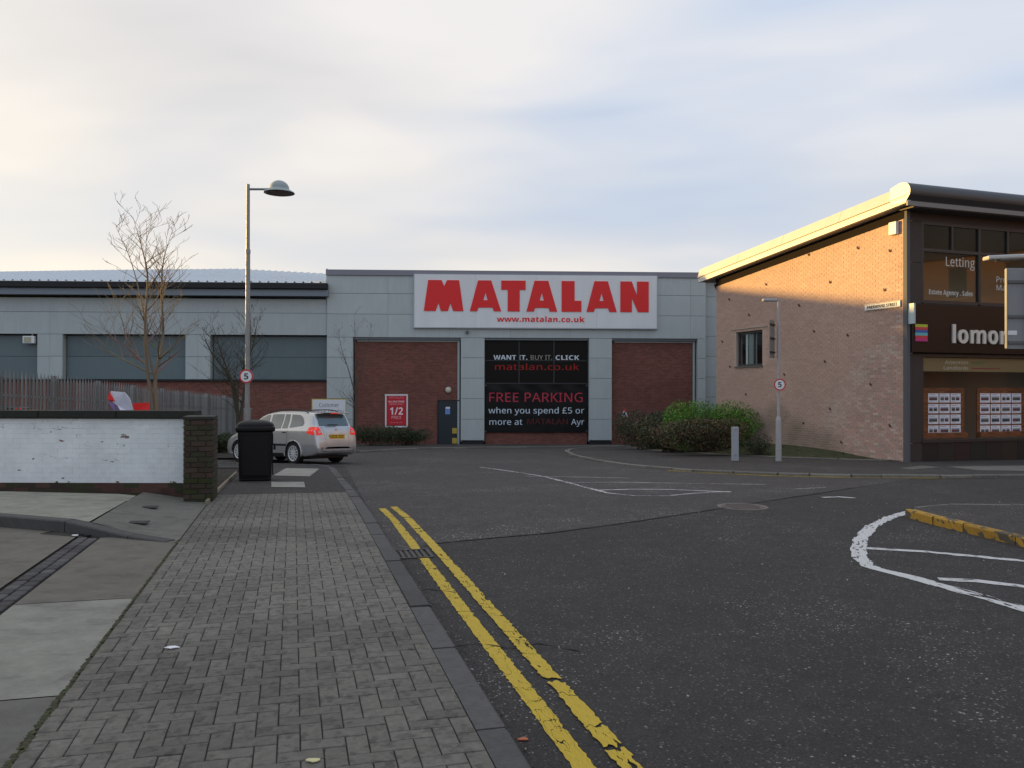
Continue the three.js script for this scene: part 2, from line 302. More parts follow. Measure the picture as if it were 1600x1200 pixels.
function kerb(name, label, pts, { w = 0.15, side = 1, top = 0.0, len = 0.9, mats = kerbMats, seed = 1, drop } = {}) {
  const grp = new THREE.Group(); grp.name = name; grp.userData.label = label; structure(grp); const r = rng(seed);
  const L2 = [0]; for (let k = 1; k < pts.length; k++) L2.push(L2[k - 1] + Math.hypot(pts[k][0] - pts[k - 1][0], pts[k][1] - pts[k - 1][1]));
  const pt = (s) => { let k = 1; while (k < pts.length - 1 && L2[k] < s) k++; const t = (s - L2[k - 1]) / (L2[k] - L2[k - 1] || 1); return [lerp(pts[k - 1][0], pts[k][0], t), lerp(pts[k - 1][1], pts[k][1], t)]; };
  for (let s = 0; s < L2[L2.length - 1] - 0.08;) {
    const l = Math.min(len * (0.6 + 0.7 * r()), L2[L2.length - 1] - s), a = pt(s + 0.006), b = pt(s + l - 0.006), d = Math.hypot(b[0] - a[0], b[1] - a[1]) || 1, nx = side * -(b[1] - a[1]) / d, nz = side * (b[0] - a[0]) / d;
    const dy = (r() - 0.5) * 0.012, h = drop ? (p) => drop(p) : () => 0;
    part('kerb_stone', kerbGeo(a, b, nx, nz, w, top, G(...a) + dy + h(a), G(...b) + dy + h(b)), mats[r() * mats.length | 0], grp);
    s += l;
  }
  return grp;
}
kerb('left_kerb', 'dark granite kerb beside the double yellow lines', [PV(0, -9), PV(0, 17.2), PV(-0.12, 18.1), PV(-0.6, 18.9), PV(-1.4, 19.3), PV(-7.2, 20.5)], { side: 1, seed: 5, top: 0.004, len: 0.62 });

// ---- block paving: 90 degree herringbone of 200 x 100 mm blocks
{
  const grp = new THREE.Group(); grp.name = 'block_pavement'; grp.userData.label = 'grey block paved footway in herringbone bond'; structure(grp);
  const bed = sheet('paving_bed', [PV(-2.01, -9), PV(0, -9), PV(0, 10.2), PV(-2.01, 10.2)], (x, z) => G(x, z) - 0.011, mat([0.05, 0.048, 0.038], 1, { side: THREE.DoubleSide }), null, 1.5); grp.add(bed);
  const U0 = -1.985, V0 = -9, V1 = 10.17, cell = 0.1, gap = 0.0026, list = [];
  const cut = (poly) => { for (const [ax, s, lim] of [[0, 1, U0], [0, -1, -0.004], [1, 1, V0], [1, -1, V1]]) { const out = []; for (let i = 0; i < poly.length; i++) { const a = poly[i], b = poly[(i + 1) % poly.length], da = s * (a[ax] - lim), db = s * (b[ax] - lim); if (da >= 0) out.push(a); if (da * db < 0) { const t = da / (da - db); out.push([lerp(a[0], b[0], t), lerp(a[1], b[1], t)]); } } poly = out; if (poly.length < 3) return null; } return poly; };
  const r = rng(23);
  for (let i = -21; i <= 1; i++) for (let j = -91; j < 103; j++) {
    const s = (((i - j) % 4) + 4) % 4; if (s !== 0 && s !== 3) continue;
    const u = i * cell, v = j * cell, w = s === 0 ? 0.2 : 0.1, h = s === 0 ? 0.1 : 0.2;
    const poly = cut([[u + gap, v + gap], [u + w - gap, v + gap], [u + w - gap, v + h - gap], [u + gap, v + h - gap]]); if (!poly) continue;
    let area = 0; for (let k = 0; k < poly.length; k++) { const a = poly[k], b = poly[(k + 1) % poly.length]; area += a[0] * b[1] - a[1] * b[0]; } if (Math.abs(area) < 0.002) continue;
    const c = poly.reduce((q, p) => [q[0] + p[0] / poly.length, q[1] + p[1] / poly.length], [0, 0]);
    list.push({ poly, c, w: PV(...c), tilt: [(r() - 0.5) * 0.014, (r() - 0.5) * 0.014], dy: (r() - 0.5) * 0.003, tone: r() });
  }
  const blockGeo = (b, mb) => {
    const top = b.poly.map(([u, v]) => { const [x, z] = PV(u, v); return [x, G(x, z) + b.dy + (u - b.c[0]) * b.tilt[0] + (v - b.c[1]) * b.tilt[1], z]; });
    const cen = PV(...b.c), ins = top.map((p) => { const dx = cen[0] - p[0], dz = cen[1] - p[2], l = Math.hypot(dx, dz); return [p[0] + dx / l * 0.006, p[1], p[2] + dz / l * 0.006]; });
    const rim = top.map((p) => [p[0], p[1] - 0.004, p[2]]), low = top.map((p) => [p[0], p[1] - 0.03, p[2]]), n = top.length, col = b.col, ou = b.tone * 7;
    const U = (p) => [(p[0] + ou) * 1.6, (p[2] + ou * 2) * 1.6];
    for (let k = 1; k + 1 < n; k++) { const q = [ins[0], ins[k], ins[k + 1]]; const id = q.map((p) => mb.vert(p, [0, 1, 0], U(p), col)); mb.i.push(...id); }
    for (let k = 0; k < n; k++) { const e = (k + 1) % n; let q = [rim[e], rim[k], ins[k], ins[e]]; mb.quad(...q, col, q.map(U)); q = [low[e], low[k], rim[k], rim[e]]; mb.quad(...q, col, q.map(U)); }
  };
  const stain = tex(1024, 1024, (x, y) => { const n = fbm(x / 40, y / 40, 91, 5, 0), d = sstep(0.56, 0.74, fbm(x / 70, y / 70, 95, 4)); const v = 226 + (n - 0.5) * 56 + (hash(x, y, 3) - 0.5) * 36 - d * 38; return [v, v * 0.985, v * 0.955]; });
  const pm = mat([1, 1, 1], 0.9, { map: stain, vertexColors: true, bumpMap: bumpTex, bumpScale: 0.003, side: THREE.DoubleSide });
  for (const b of list) {
    const t = lerp(0.125, 0.225, clamp(0.5 + (b.tone - 0.5) * 0.5 + (fbm(b.w[0] * 1.3, b.w[1] * 1.3, 97, 4) - 0.5) * 1.5)); b.col = [t, t * 0.965, t * 0.875];
    const dv = new THREE.Vector3(b.w[0], 0, b.w[1]).project(camera); b.inView = b.w[1] < -1 && Math.abs(dv.x) < 1.02 && Math.abs(dv.y) < 1.02; b.dist = Math.hypot(b.w[0], b.w[1]);
  }
  list.sort((a, b) => (b.inView - a.inView) || a.dist - b.dist);
  list.slice(0, 300).forEach((b) => { const mb = new MB(); blockGeo(b, mb); part('paver', mb.geo(), pm, grp); });
  const rest = new MB(); list.slice(300).forEach((b) => blockGeo(b, rest)); part('paver_field', rest.geo(), pm, grp).userData.kind = 'stuff';
}
// asphalt end of the left footway, with two pale cover slabs
{
  const foot = sheet('footpath', [PV(-2.0, 10.2), PV(0, 10.2), PV(0, 17.2), PV(-0.12, 18.1), PV(-0.6, 18.9), PV(-1.4, 19.3), PV(-7.2, 20.5), PV(-7.2, 18.5), PV(-2.0, 17.6)], (x, z) => G(x, z) - 0.002, M.road, patchy(81, 0.75, 1.1, 0.6), 1);
  structure(foot);
  for (const [q, name] of [[[[447, 731], [499, 732], [484, 744], [427, 742.5]], 'cover_slab'], [[[424, 752.5], [475, 752.5], [477, 761], [424, 760.5]], 'cover_slab']]) {
    const c = px2(q, 0.01), m = sheet('concrete_cover_slab', c, (x, z) => G(x, z) + 0.006, M.concrete, () => 0.95, 1); foot.add(m);
  }
}
// ---- forecourt on the left: concrete bays, a drain channel, a raised pad behind a granite kerb
{
  const bay = (name, u0, u1, v0, v1, tint, seed, y = -0.003) => structure(sheet(name, [PV(u0, v0), PV(u1, v0), PV(u1, v1), PV(u0, v1)], (x, z) => G(x, z) + y, M.concrete, (x, z) => { const n = lerp(0.9, 1.08, fbm(x * 1.4, z * 1.4, seed, 4)); return tint.map((c) => c * n * 0.95); }, 0.5));
  structure(sheet('forecourt_bed', [PV(-9, -9), PV(-2.0, -9), PV(-2.0, 6.3), PV(-9, 10)], (x, z) => G(x, z) - 0.02, M.soil, null, 1.5));
  bay('concrete_bay', -2.83, -2.006, -9, 1.39, [0.42, 0.42, 0.41], 201);
  bay('concrete_bay', -2.83, -2.006, 1.405, 3.48, [0.82, 0.82, 0.8], 203);
  bay('concrete_bay', -2.83, -2.006, 3.495, 6.35, [0.46, 0.43, 0.4], 205);
  bay('concrete_bay', -9, -3.1, -9, 3.48, [0.8, 0.8, 0.78], 207);
  bay('concrete_bay', -9, -3.1, 3.495, 8.6, [0.48, 0.45, 0.42], 209);
  const ch = new THREE.Group(); ch.name = 'drain_channel'; ch.userData.label = 'worn strip of dark setts set in the concrete forecourt'; structure(ch);
  const r = rng(77), sm = [0.05, 0.075, 0.1].map((k) => mat([k, k * 0.97, k * 0.98], 0.9, { map: grainTex }));
  for (let v = 2.6; v < 6.3; v += 0.16) for (const u of [-3.02, -2.91]) { const c = PV(u, v + (u < -3 ? 0.07 : 0)); part('sett', rbox(0.098, 0.05, 0.148, 0.012, 0, 0, 0, 1), sm[r() * 3 | 0], ch, [c[0], G(...c) - 0.03 + r() * 0.006, c[1]], [0, 0.2586, 0]); }
}
const padRise = (x, z) => { const u = (x + 0.0567) * 0.9668 - (z + 3.49) * 0.2556; return 0.125 * sstep(0.12, 1.25, -u - 2.0); };
{
  const front = [[-14, -13.1], [-6.07, -9.81], [-4.63, -9.24], [-3.56, -8.77]];
  const kb = kerb('forecourt_kerb', 'rounded dark kerb of the raised pad, dropping to the paving', front, { w: 0.15, side: 1, len: 1.0, seed: 9, top: 0.008, mats: kerbMats.slice(0, 2), drop: (p) => padRise(p[0], p[1]) });
  structure(sheet('concrete_pad', [[-14, -13.1], [-6.07, -9.81], [-4.72, -9.26], PV(-2.975, 9.3), [-14, -13.2]].map((p) => p), (x, z) => G(x, z) + padRise(x, z) - 0.002, M.concrete, (x, z) => { const n = lerp(0.85, 1.1, fbm(x * 1.2, z * 1.2, 211, 4)); return [0.86 * n, 0.87 * n, 0.8 * n]; }, 0.35));
  structure(sheet('asphalt_ramp', [[-4.69, -9.25], [-3.56, -8.8], PV(-2.0, 5.7), PV(-2.0, 9.6), PV(-2.96, 9.8)], (x, z) => G(x, z) + padRise(x, z) - 0.003, M.concrete, (x, z) => { const n = lerp(0.8, 1.15, fbm(x * 2, z * 2, 213, 4)); return [0.45 * n, 0.45 * n, 0.44 * n]; }, 0.3));
  for (const [x, y, w] of [[229, 790, 0.26], [210, 812, 0.3]]) { const p = onGround(x, y, 0.08); const slot = thing('cover_plate', x > 220 ? 'small dark broken cover plate in the asphalt ramp nearer the white wall' : 'small dark broken cover plate in the asphalt ramp nearer the granite kerb', 'cover plate', [p.x, G(p.x, p.z) + padRise(p.x, p.z) + 0.002, p.z], 0.05); part('plate', box(w, 0.008, 0.16), mat([0.02, 0.02, 0.018], 0.8), slot); part('lug', box(0.09, 0.012, 0.06, w * 0.4, 0, 0.06), mat([0.05, 0.05, 0.05], 0.8), slot); }
  // slotted drain under the kerb
  const dp = onGround(112, 833), dr = thing('drain_grate', 'slotted iron drain under the granite kerb', 'drain', [dp.x, G(0, dp.z) - 0.008, dp.z], -0.35);
  part('frame', [box(0.6, 0.02, 0.03, 0, 0, 0.13), box(0.6, 0.02, 0.03, 0, 0, -0.13), box(0.03, 0.02, 0.23, 0.285), box(0.03, 0.02, 0.23, -0.285)], M.black, dr); for (let k = 0; k < 9; k++) part('bar', box(0.022, 0.016, 0.23, -0.23 + k * 0.058, 0, 0), M.black, dr);
}
// iron gully by the yellow lines
{
  const c = PV(0.31, 4.95), g = thing('gully_grate', 'iron gully grate that breaks the double yellow line', 'drain', [c[0], G(...c) + ROAD + 0.004, c[1]], 0.2586);
  const im = mat([0.06, 0.058, 0.055], 0.6, { metalness: 0.5 });
  part('frame', [box(0.42, 0.02, 0.03, 0, 0, 0.2), box(0.42, 0.02, 0.03, 0, 0, -0.2), box(0.03, 0.02, 0.37, 0.195, 0, 0), box(0.03, 0.02, 0.37, -0.195, 0, 0)], im, g); for (let k = 0; k < 6; k++) part('bar', box(0.03, 0.016, 0.37, -0.135 + k * 0.054, -0.002, 0), im, g);
  const p = onGround(1160, 792, ROAD), mh = thing('manhole_cover', 'round rusty manhole cover set in the road', 'manhole cover', [p.x, G(p.x, p.z) + ROAD + 0.003, p.z]);
  part('rim', new THREE.RingGeometry(0.3, 0.36, 40).rotateX(-Math.PI / 2).translate(0, 0.004, 0), mat([0.2, 0.16, 0.145], 0.8, { map: grainTex, side: THREE.DoubleSide }), mh); part('lid', cyl(0.295, 0.295, 0.008, 0, 0, 0, 40), mat([0.14, 0.11, 0.1], 0.8, { map: grainTex }), mh);
  for (let k = -3; k <= 3; k++) part('tread_bar', box(0.5 - Math.abs(k) * 0.05, 0.006, 0.025, 0, 0.011, k * 0.075), mat([0.14, 0.11, 0.1], 0.7), mh);
}
// ---- far side: footway, planting bed, kerbs, traffic island
const BC = [11.24, -23.7], E1 = [0.9446, -0.3285], E2 = [-0.3285, -0.9446];       // corner and axes of the shop on the right
const shopPt = (a, b) => [BC[0] + E1[0] * a + E2[0] * b, BC[1] + E1[1] * a + E2[1] * b];
const nose = px2([[1760, 738], [1600, 741], [1450, 742], [1300, 740.5], [1200, 738], [1100, 734], [1040, 730], [980, 724], [930, 717], [900, 710], [889, 705], [893, 701.5], [905, 699.5], [940, 697.5], [975, 696.5]], 0);
const bedFront = px2([[982, 697.5], [1010, 702.5], [1060, 706.5], [1150, 711.5], [1300, 717.5], [1411, 720.5]], 0);
function bedRise(x, z) { let d = 1e9; for (let k = 0; k + 1 < bedFront.length; k++) { const a = bedFront[k], b = bedFront[k + 1], vx = b[0] - a[0], vz = b[1] - a[1], t = clamp(((x - a[0]) * vx + (z - a[1]) * vz) / (vx * vx + vz * vz)); d = Math.min(d, Math.hypot(x - a[0] - vx * t, z - a[1] - vz * t)); } return 0.34 * sstep(0, 2.2, d); }
{
  structure(sheet('far_footway', [...nose, [8.0, -39], [11, -39], shopPt(0, 9.6), shopPt(0, 0), shopPt(12, 0), [24, -24]], (x, z) => G(x, z) - 0.003, M.road, patchy(83, 0.95, 1.4, 0.5), 1.2));
  structure(sheet('planting_bed', [...bedFront, shopPt(0, 0.1), shopPt(0, 9.6), [8.2, -37], [5.6, -37.5]], (x, z) => G(x, z) + 0.012 + bedRise(x, z), M.grass, null, 0.6));
  kerb('far_kerb', 'pale kerb curving round the far footway', nose, { side: -1, mats: kerbPale, len: 0.95, seed: 15, w: 0.14, top: 0.004 });
  kerb('bed_edging', 'thin concrete edging of the planting bed', bedFront, { side: 1, mats: kerbPale, len: 1.1, seed: 16, w: 0.05, top: 0.03 });
  structure(sheet('shop_paving', px2([[1478, 729], [1640, 727], [1760, 729], [1760, 736], [1600, 736], [1530, 735]], 0), (x, z) => G(x, z) + 0.003, M.concrete, patchy(85, 0.45, 0.62, 1), 0.7));
  structure(sheet('pavement_patch', px2([[1405, 731.5], [1440, 727.5], [1470, 730], [1425, 734]], 0), (x, z) => G(x, z) + 0.003, M.concrete, patchy(86, 0.4, 0.5, 1), 0.7));
  // strip along the store front
  const sk = px2([[330, 699.5], [450, 703], [555, 705], [600, 702], [640, 700], [700, 699], [800, 697.5], [900, 696.5], [985, 695.5]], 0);
  structure(sheet('store_footway', [...sk, [8.2, -41.6], [-30, -41], [-30, -36.3]], (x, z) => G(x, z) - 0.003, M.road, patchy(87, 1.1, 1.7, 0.5), 1.5));
  kerb('store_kerb', 'pale kerb along the front of the store', sk, { side: 1, mats: kerbPale, len: 0.95, seed: 17, w: 0.14, top: 0.004 });
  // traffic island
  const fr = px2([[1428, 797], [1444, 802], [1500, 815], [1600, 838], [1760, 875]], 0.02), bk = px2([[1760, 793], [1600, 789.5], [1500, 788], [1460, 789.5], [1436, 793]], 0.02);
  structure(sheet('traffic_island', [...fr, ...bk], (x, z) => G(x, z) + 0.018, M.road, (x, z) => { const t = lerp(1.2, 1.7, fbm(x * 1.5, z * 1.5, 88, 4)); return [t, t * 0.93, t * 0.88]; }, 0.6));
  const kerbPaint = tex(512, 512, (x, y) => { const n = fbm(x / 30, y / 30, 601, 5), m = fbm(x / 110, y / 110, 603, 3), v = lerp(0.85, 1.1, fbm(x / 9, y / 9, 605, 3)); return n + (m - 0.5) * 0.7 > 0.56 ? [96 * v, 88 * v, 76 * v] : [178 * v, 138 * v, 52 * v]; });
  const yel = [0.8, 1, 1.1].map((k) => mat([k, k, k], 0.9, { map: kerbPaint, side: THREE.DoubleSide }));
  kerb('island_kerb', 'yellow painted kerb of the traffic island', fr, { side: 1, mats: yel, len: 0.75, seed: 18, w: 0.12, top: 0.034 });
  kerb('island_back_kerb', 'bare concrete kerb along the back of the traffic island', bk, { side: 1, mats: kerbPale, len: 0.8, seed: 19, w: 0.1, top: 0.022 });
}
// soil strip behind the white wall and beside the footpath
structure(sheet('soil_bed', [PV(-2.04, 8.9), PV(-2.04, 17.55), PV(-7.2, 18.45), [-30, -30], [-30, -12.7], [-4.7, -12.7]], (x, z) => G(x, z) - 0.015, M.soil, null, 1));
{
  const e = thing('bed_board', 'low pale edging board between soil bed and footpath beside the litter bin', 'edging board', [0, 0, 0]);
  for (const [a, b] of [[8.9, 10.8], [10.82, 12.9], [12.92, 15.2]]) { const p = PV(-2.02, a), q = PV(-2.02, b); part('board', metric(kerbGeo(p, q, 0.9668 * 0.04, -0.2556 * 0.04, 1, 0.05, G(...p), G(...q)), 1), mat([0.24, 0.21, 0.15], 0.9, { map: grainTex, side: THREE.DoubleSide }), e); }
}
// litter
for (const [x, y, s, c, l] of [[268, 1013, 0.035, [0.8, 0.8, 0.82], 'scrap of white paper on the block paving'], [489, 1190, 0.03, [0.6, 0.55, 0.3], 'small yellowish scrap on the block paving beside the kerb'], [817, 1157, 0.03, [0.5, 0.14, 0.06], 'small orange scrap in the gutter by the yellow lines'], [118, 837, 0.05, [0.85, 0.85, 0.85], 'white scrap lying on the slotted drain']]) {
  const off = x === 817 ? ROAD : 0, p = onGround(x, y, off), r = rng(x), v = []; for (let k = 0; k < 9; k++) v.push([Math.cos(k / 9 * 6.283) * s * (0.5 + r()), Math.sin(k / 9 * 6.283) * s * (0.3 + 0.5 * r())]);
  const m = new THREE.Mesh(extr(v, 0.004).rotateX(-Math.PI / 2), mat(c, 0.8)); m.name = 'litter_scrap'; m.position.set(p.x, p.y + 0.005, p.z); scene.add(tagMesh(m, l, 'litter'));
}

structure(sheet('tree_verge', [[-8.0, -25.3], [-7.9, -27], [-9.2, -34], [-11.4, -34], [-10.6, -25.6]], (x, z) => G(x, z) - 0.01, M.soil, null, 1));
// grit in the gutter, moss along the slab edge, leaf litter under the shrubs: nobody could count them
function scatter(name, label, category, geo, m, n, seed, place, colors) {
  const o = new THREE.InstancedMesh(geo, m, n), r = rng(seed), q = new THREE.Object3D(), c = new THREE.Color();
  for (let k = 0; k < n; k++) { place(q, r); q.updateMatrix(); o.setMatrixAt(k, q.matrix); const t = colors[r() * colors.length | 0], f = lerp(0.7, 1.3, r()); o.setColorAt(k, c.setRGB(t[0] * f, t[1] * f, t[2] * f)); }
  o.name = numbered(name); o.userData = { label, category, kind: 'stuff' }; scene.add(o); return o;
}
const pebble = new THREE.DodecahedronGeometry(1, 0);
scatter('gutter_grit', 'small grit and chips lying in the gutter beside the granite kerb', 'grit', pebble, mat([1, 1, 1], 0.9), 1500, 901, (q, r) => { const s = lerp(0.0025, 0.008, r() ** 2), [x, z] = PV(0.165 + 0.2 * r() ** 2.2, -4 + 20 * r()); q.position.set(x, G(x, z) + ROAD + s * 0.4, z); q.rotation.set(r() * 6, r() * 6, r() * 6); q.scale.set(s, s * 0.6, s); }, [[0.12, 0.11, 0.1], [0.2, 0.19, 0.17], [0.3, 0.28, 0.25], [0.09, 0.07, 0.05]]);
scatter('road_chippings', 'loose pale chippings scattered over the road', 'grit', pebble, mat([1, 1, 1], 0.9), 700, 903, (q, r) => { const s = lerp(0.003, 0.009, r() ** 2), z = -3 - 10 * r(), x = lerp(PV(0.8, (-z - 3.49) / 0.9668)[0], 8, r()); q.position.set(x, G(x, z) + ROAD + s * 0.3, z); q.rotation.set(r() * 6, r() * 6, r() * 6); q.scale.set(s, s * 0.5, s); }, [[0.3, 0.29, 0.27], [0.2, 0.19, 0.18], [0.38, 0.36, 0.32]]);
scatter('joint_moss', 'green moss growing along the joint between slabs and block paving', 'moss', pebble, mat([1, 1, 1], 1), 1300, 905, (q, r) => { const v = r() < 0.55 ? lerp(-1.6, 1.5, r()) : lerp(1.5, 6, r()), s = lerp(0.004, 0.013, r()), [x, z] = PV(-1.997 + (r() - 0.5) * (v < 1.5 ? 0.035 : 0.014), v); q.position.set(x, G(x, z) - 0.003, z); q.rotation.set(0, r() * 6, 0); q.scale.set(s * 1.3, s * 0.55, s * 1.3); }, [[0.05, 0.06, 0.018], [0.035, 0.04, 0.02], [0.06, 0.05, 0.03]]);
scatter('leaf_litter', 'dead brown leaves lying on the planting bed', 'leaves', new THREE.CircleGeometry(1, 5).rotateX(-Math.PI / 2), mat([1, 1, 1], 0.9, { side: THREE.DoubleSide }), 1600, 907, (q, r) => { const t = r(), a = lerp(0, bedFront.length - 1.001, t), k = a | 0, f = a - k, d = 0.08 + 3 * r() ** 1.6, x = lerp(bedFront[k][0], bedFront[k + 1][0], f) + d * 0.25, z = lerp(bedFront[k][1], bedFront[k + 1][1], f) - d, s = lerp(0.015, 0.045, r()); q.position.set(x, G(x, z) + bedRise(x, z) + 0.022, z); q.rotation.set((r() - 0.5) * 0.8, r() * 6, (r() - 0.5) * 0.8); q.scale.set(s, s, s * 0.7); }, [[0.12, 0.075, 0.04], [0.08, 0.055, 0.03], [0.17, 0.12, 0.06], [0.06, 0.07, 0.03]]);

// hairline cracks in the road
for (const [l, k] of [[[[696, 1012], [745, 1006], [800, 1014], [842, 1006], [905, 1018]], 3], [[[640, 925], [672, 921], [712, 927]], 5]])
  part('road_crack', ribbonGeo(px2(l, ROAD), 0.012, ROAD + 0.006, 0.05, 0.008, k), mat([0.02, 0.019, 0.018], 1), road);
// ---------------------------------------------------------------- brickwork: every brick is geometry, joined into one part per wall
function brickField(mb, map, x0, x1, y0, y1, color, { inside, seed = 1, bl = 0.225, bh = 0.075, joint = 0.01, deep = 0.008 } = {}) {
  const r = rng(seed);
  for (let j = Math.floor(y0 / bh); j * bh < y1; j++) for (let i = Math.floor(x0 / bl) - 1; i * bl < x1; i++) {
    const off = j & 1 ? bl / 2 : 0, a = Math.max(x0, i * bl + off + joint / 2), b = Math.min(x1, (i + 1) * bl + off - joint / 2), c = Math.max(y0, j * bh + joint / 2), d = Math.min(y1, (j + 1) * bh - joint / 2), q = r(), w = r();
    if (b - a < 0.02 || d - c < 0.015 || (inside && !inside((a + b) / 2, (c + d) / 2, a, b))) continue;
    const col = color((a + b) / 2, (c + d) / 2, q), o = (w - 0.5) * 0.004, uv = [[a, c], [b, c], [b, d], [a, d]].map((p) => [p[0] * 1.4 + q * 3, p[1] * 1.4 + w * 3]);
    const P = [map(a, c, o), map(b, c, o), map(b, d, o), map(a, d, o)], Q = [map(a, c, -deep), map(b, c, -deep), map(b, d, -deep), map(a, d, -deep)];
    mb.quad(...P, col, uv); for (let k = 0; k < 4; k++) { const n = (k + 1) % 4; mb.quad(Q[k], Q[n], P[n], P[k], col, uv); }
  }
}
// ---------------------------------------------------------------- the store: grey panels, brick bays, ribbed roof
const SX = (px) => (px - 800) / 31.56, SY = (py) => 1.6 + (607 - py) / 31.56;
const STORE = [0, 0, -41], STURN = 2.5 * Math.PI / 180;
const store = thing('retail_store', 'long grey panelled retail store with red brick bays', 'building', STORE, STURN);
const panelMats = [0.975, 1, 1.02].map((k) => { const m = M.panel.clone(); m.color.multiplyScalar(k); return m; });
const darkMats = [0.92, 1.05].map((k) => { const m = M.panelDark.clone(); m.color.multiplyScalar(k); return m; });
{
  const r = rng(301);
  const panels = (xs, ys, z, mats, depth = 0.06) => { for (let i = 0; i + 1 < xs.length; i++) for (let j = 0; j + 1 < ys.length; j++) { const a = xs[i] + 0.004, b = xs[i + 1] - 0.004, c = ys[j + 1] + 0.008, d = ys[j] - 0.008; part('cladding_panel', metric(box(b - a, d - c, depth), 1, r() * 9, r() * 9), mats[r() * mats.length | 0], store, [(a + b) / 2, (c + d) / 2, z - depth / 2]); } };
  const X = (l) => l.map(SX), Y = (l) => l.map(SY);
  // cores behind the cladding
  part('core_wall', box(SX(1106) - SX(513.6) + 8, SY(430) + 1.9, 24, (SX(1106) + 8 + SX(513.6)) / 2, (SY(430) - 1.9) / 2, -12.62), M.trimDark, store);
  part('core_wall', box(46, SY(470) + 1.9, 26, SX(513) - 23.05, (SY(470) - 1.9) / 2, -13.72), M.trimBlue, store);
  // entrance block
  panels(X([513, 607, 702, 797, 892, 987, 1082, 1106]), Y([432, 460, 492, 528]), 0, panelMats);
  for (const [a, b] of [[513, 553], [720, 757], [921, 957], [1093, 1106]]) {
    panels(X([a, b]), Y([528, 559, 591, 623, 655, 688]), 0, panelMats);
    part('pillar_return', box(0.05, SY(528) - SY(690), 0.56, SX(a) + 0.027, (SY(528) + SY(690)) / 2, -0.345), panelMats[1], store);
    part('pillar_return', box(0.05, SY(528) - SY(690), 0.56, SX(b) - 0.027, (SY(528) + SY(690)) / 2, -0.345), panelMats[1], store);
    part('pillar_base', box(SX(b) - SX(a) - 0.06, 0.5, 0.3, (SX(a) + SX(b)) / 2, SY(688) - 0.26, -0.2), M.trimDark, store);
  }
  panels(X([1106.5, 1150]), Y([432, 460, 492, 523, 555, 588, 620, 652, 690]), -0.45, panelMats);
  part('parapet_coping', box(SX(1150) - SX(513) + 0.1, 0.27, 0.5, (SX(1150) + SX(513)) / 2, SY(432) + 0.137, -0.18), M.coping, store);
  part('side_cladding', box(0.06, SY(432) - SY(470) + 0.6, 23, SX(513) - 0.032, SY(450), -11.6), panelMats[1], store);
  for (const [a, b] of [[553, 720], [757, 921], [957, 1093]]) part('bay_head', box(SX(b) - SX(a) - 0.01, 0.1, 0.5, (SX(a) + SX(b)) / 2, SY(528) - 0.052, -0.36), M.trimBlue, store);
  // brick bays
  const red = (x, y, q) => { const n = fbm(x * 0.7, y * 0.7, 311, 3), k = lerp(0.75, 1.2, q) * lerp(0.85, 1.15, n), g = q > 0.86 ? 0.75 : 1; return [0.26 * k * g, 0.096 * k * g, 0.072 * k * g]; };
  const bm = new MB(), bz = -0.33, bmap = (x, y, o) => [x, y, bz + o];
  brickField(bm, bmap, SX(553) + 0.06, SX(720) - 0.06, -1.4, SY(530), red, { seed: 3 });
  brickField(bm, bmap, SX(957) + 0.06, SX(1093) - 0.06, -1.4, SY(530), red, { seed: 5 });
  brickField(bm, bmap, SX(757) + 0.06, SX(921) - 0.06, -1.4, SY(675), red, { seed: 7 });
  part('brickwork', bm.geo(), M.brickwork, store).userData.kind = 'stuff';
  for (const [a, b, t] of [[553, 720, 530], [957, 1093, 530], [757, 921, 675]]) part('mortar_bed', box(SX(b) - SX(a) - 0.1, SY(t) + 1.4, 0.1, (SX(a) + SX(b)) / 2, (SY(t) - 1.4) / 2, bz - 0.058), M.mortar, store);
  for (const [a, b] of [[553, 720], [957, 1093]]) { part('bay_trim', box(0.1, SY(530) + 1.2, 0.05, SX(b) - 0.115, (SY(530) - 1.2) / 2, bz + 0.04), panelMats[0], store); part('bay_trim', box(SX(b) - SX(a) - 0.35, 0.07, 0.05, (SX(a) + SX(b)) / 2, SY(533), bz + 0.042), panelMats[0], store); }
  // long wing on the left
  const wz = -0.1, cent = []; for (let k = 0; k < 7; k++) cent.push(SX(315.5) - 7.06 * k);
  const cols = [SX(512.5)]; for (const c of cent) cols.push(c); cols.push(SX(315.5) - 7.06 * 6.6);
  panels(cols.slice().reverse(), Y([469, 491, 525]), wz, panelMats);
  let prev = SX(513);
  cent.forEach((c, k) => {
    panels([c - 0.6, c, c + 0.6], Y([525, 559, 594]), wz, panelMats);
    panels([c + 0.66, prev - (k ? 0.66 : 0.04)], Y([527, 559, 594]), wz - 0.32, darkMats);
    for (const s of [-1, 1]) part('pillar_return', box(0.05, SY(525) - SY(594), 0.4, c + s * 0.575, (SY(525) + SY(594)) / 2, wz - 0.265), panelMats[1], store);
    prev = c;
  });
  part('sill_flashing', box(45, 0.07, 0.46, SX(512.5) - 22.52, SY(596), wz - 0.2), M.trimDark, store);
  const pl = new MB(), pz = wz - 0.08; brickField(pl, (x, y, o) => [x, y, pz + o], -27, SX(512.5) - 0.02, -1.2, SY(597.2), red, { seed: 9 });
  part('brickwork', pl.geo(), M.brickwork, store).userData.kind = 'stuff';
  part('mortar_bed', box(45, SY(597.2) + 1.6, 0.1, SX(512.5) - 22.52, (SY(597.2) - 1.6) / 2, pz - 0.058), M.mortar, store);
  // eaves and ribbed roof
  part('eaves_fascia', box(45.4, 0.31, 0.36, SX(516) - 22.7, SY(461), 0.2), M.trimBlue, store);
  part('gutter', rbox(45.5, 0.31, 0.36, 0.05, SX(516.5) - 22.75, SY(451), 0.36), M.trimDark, store);
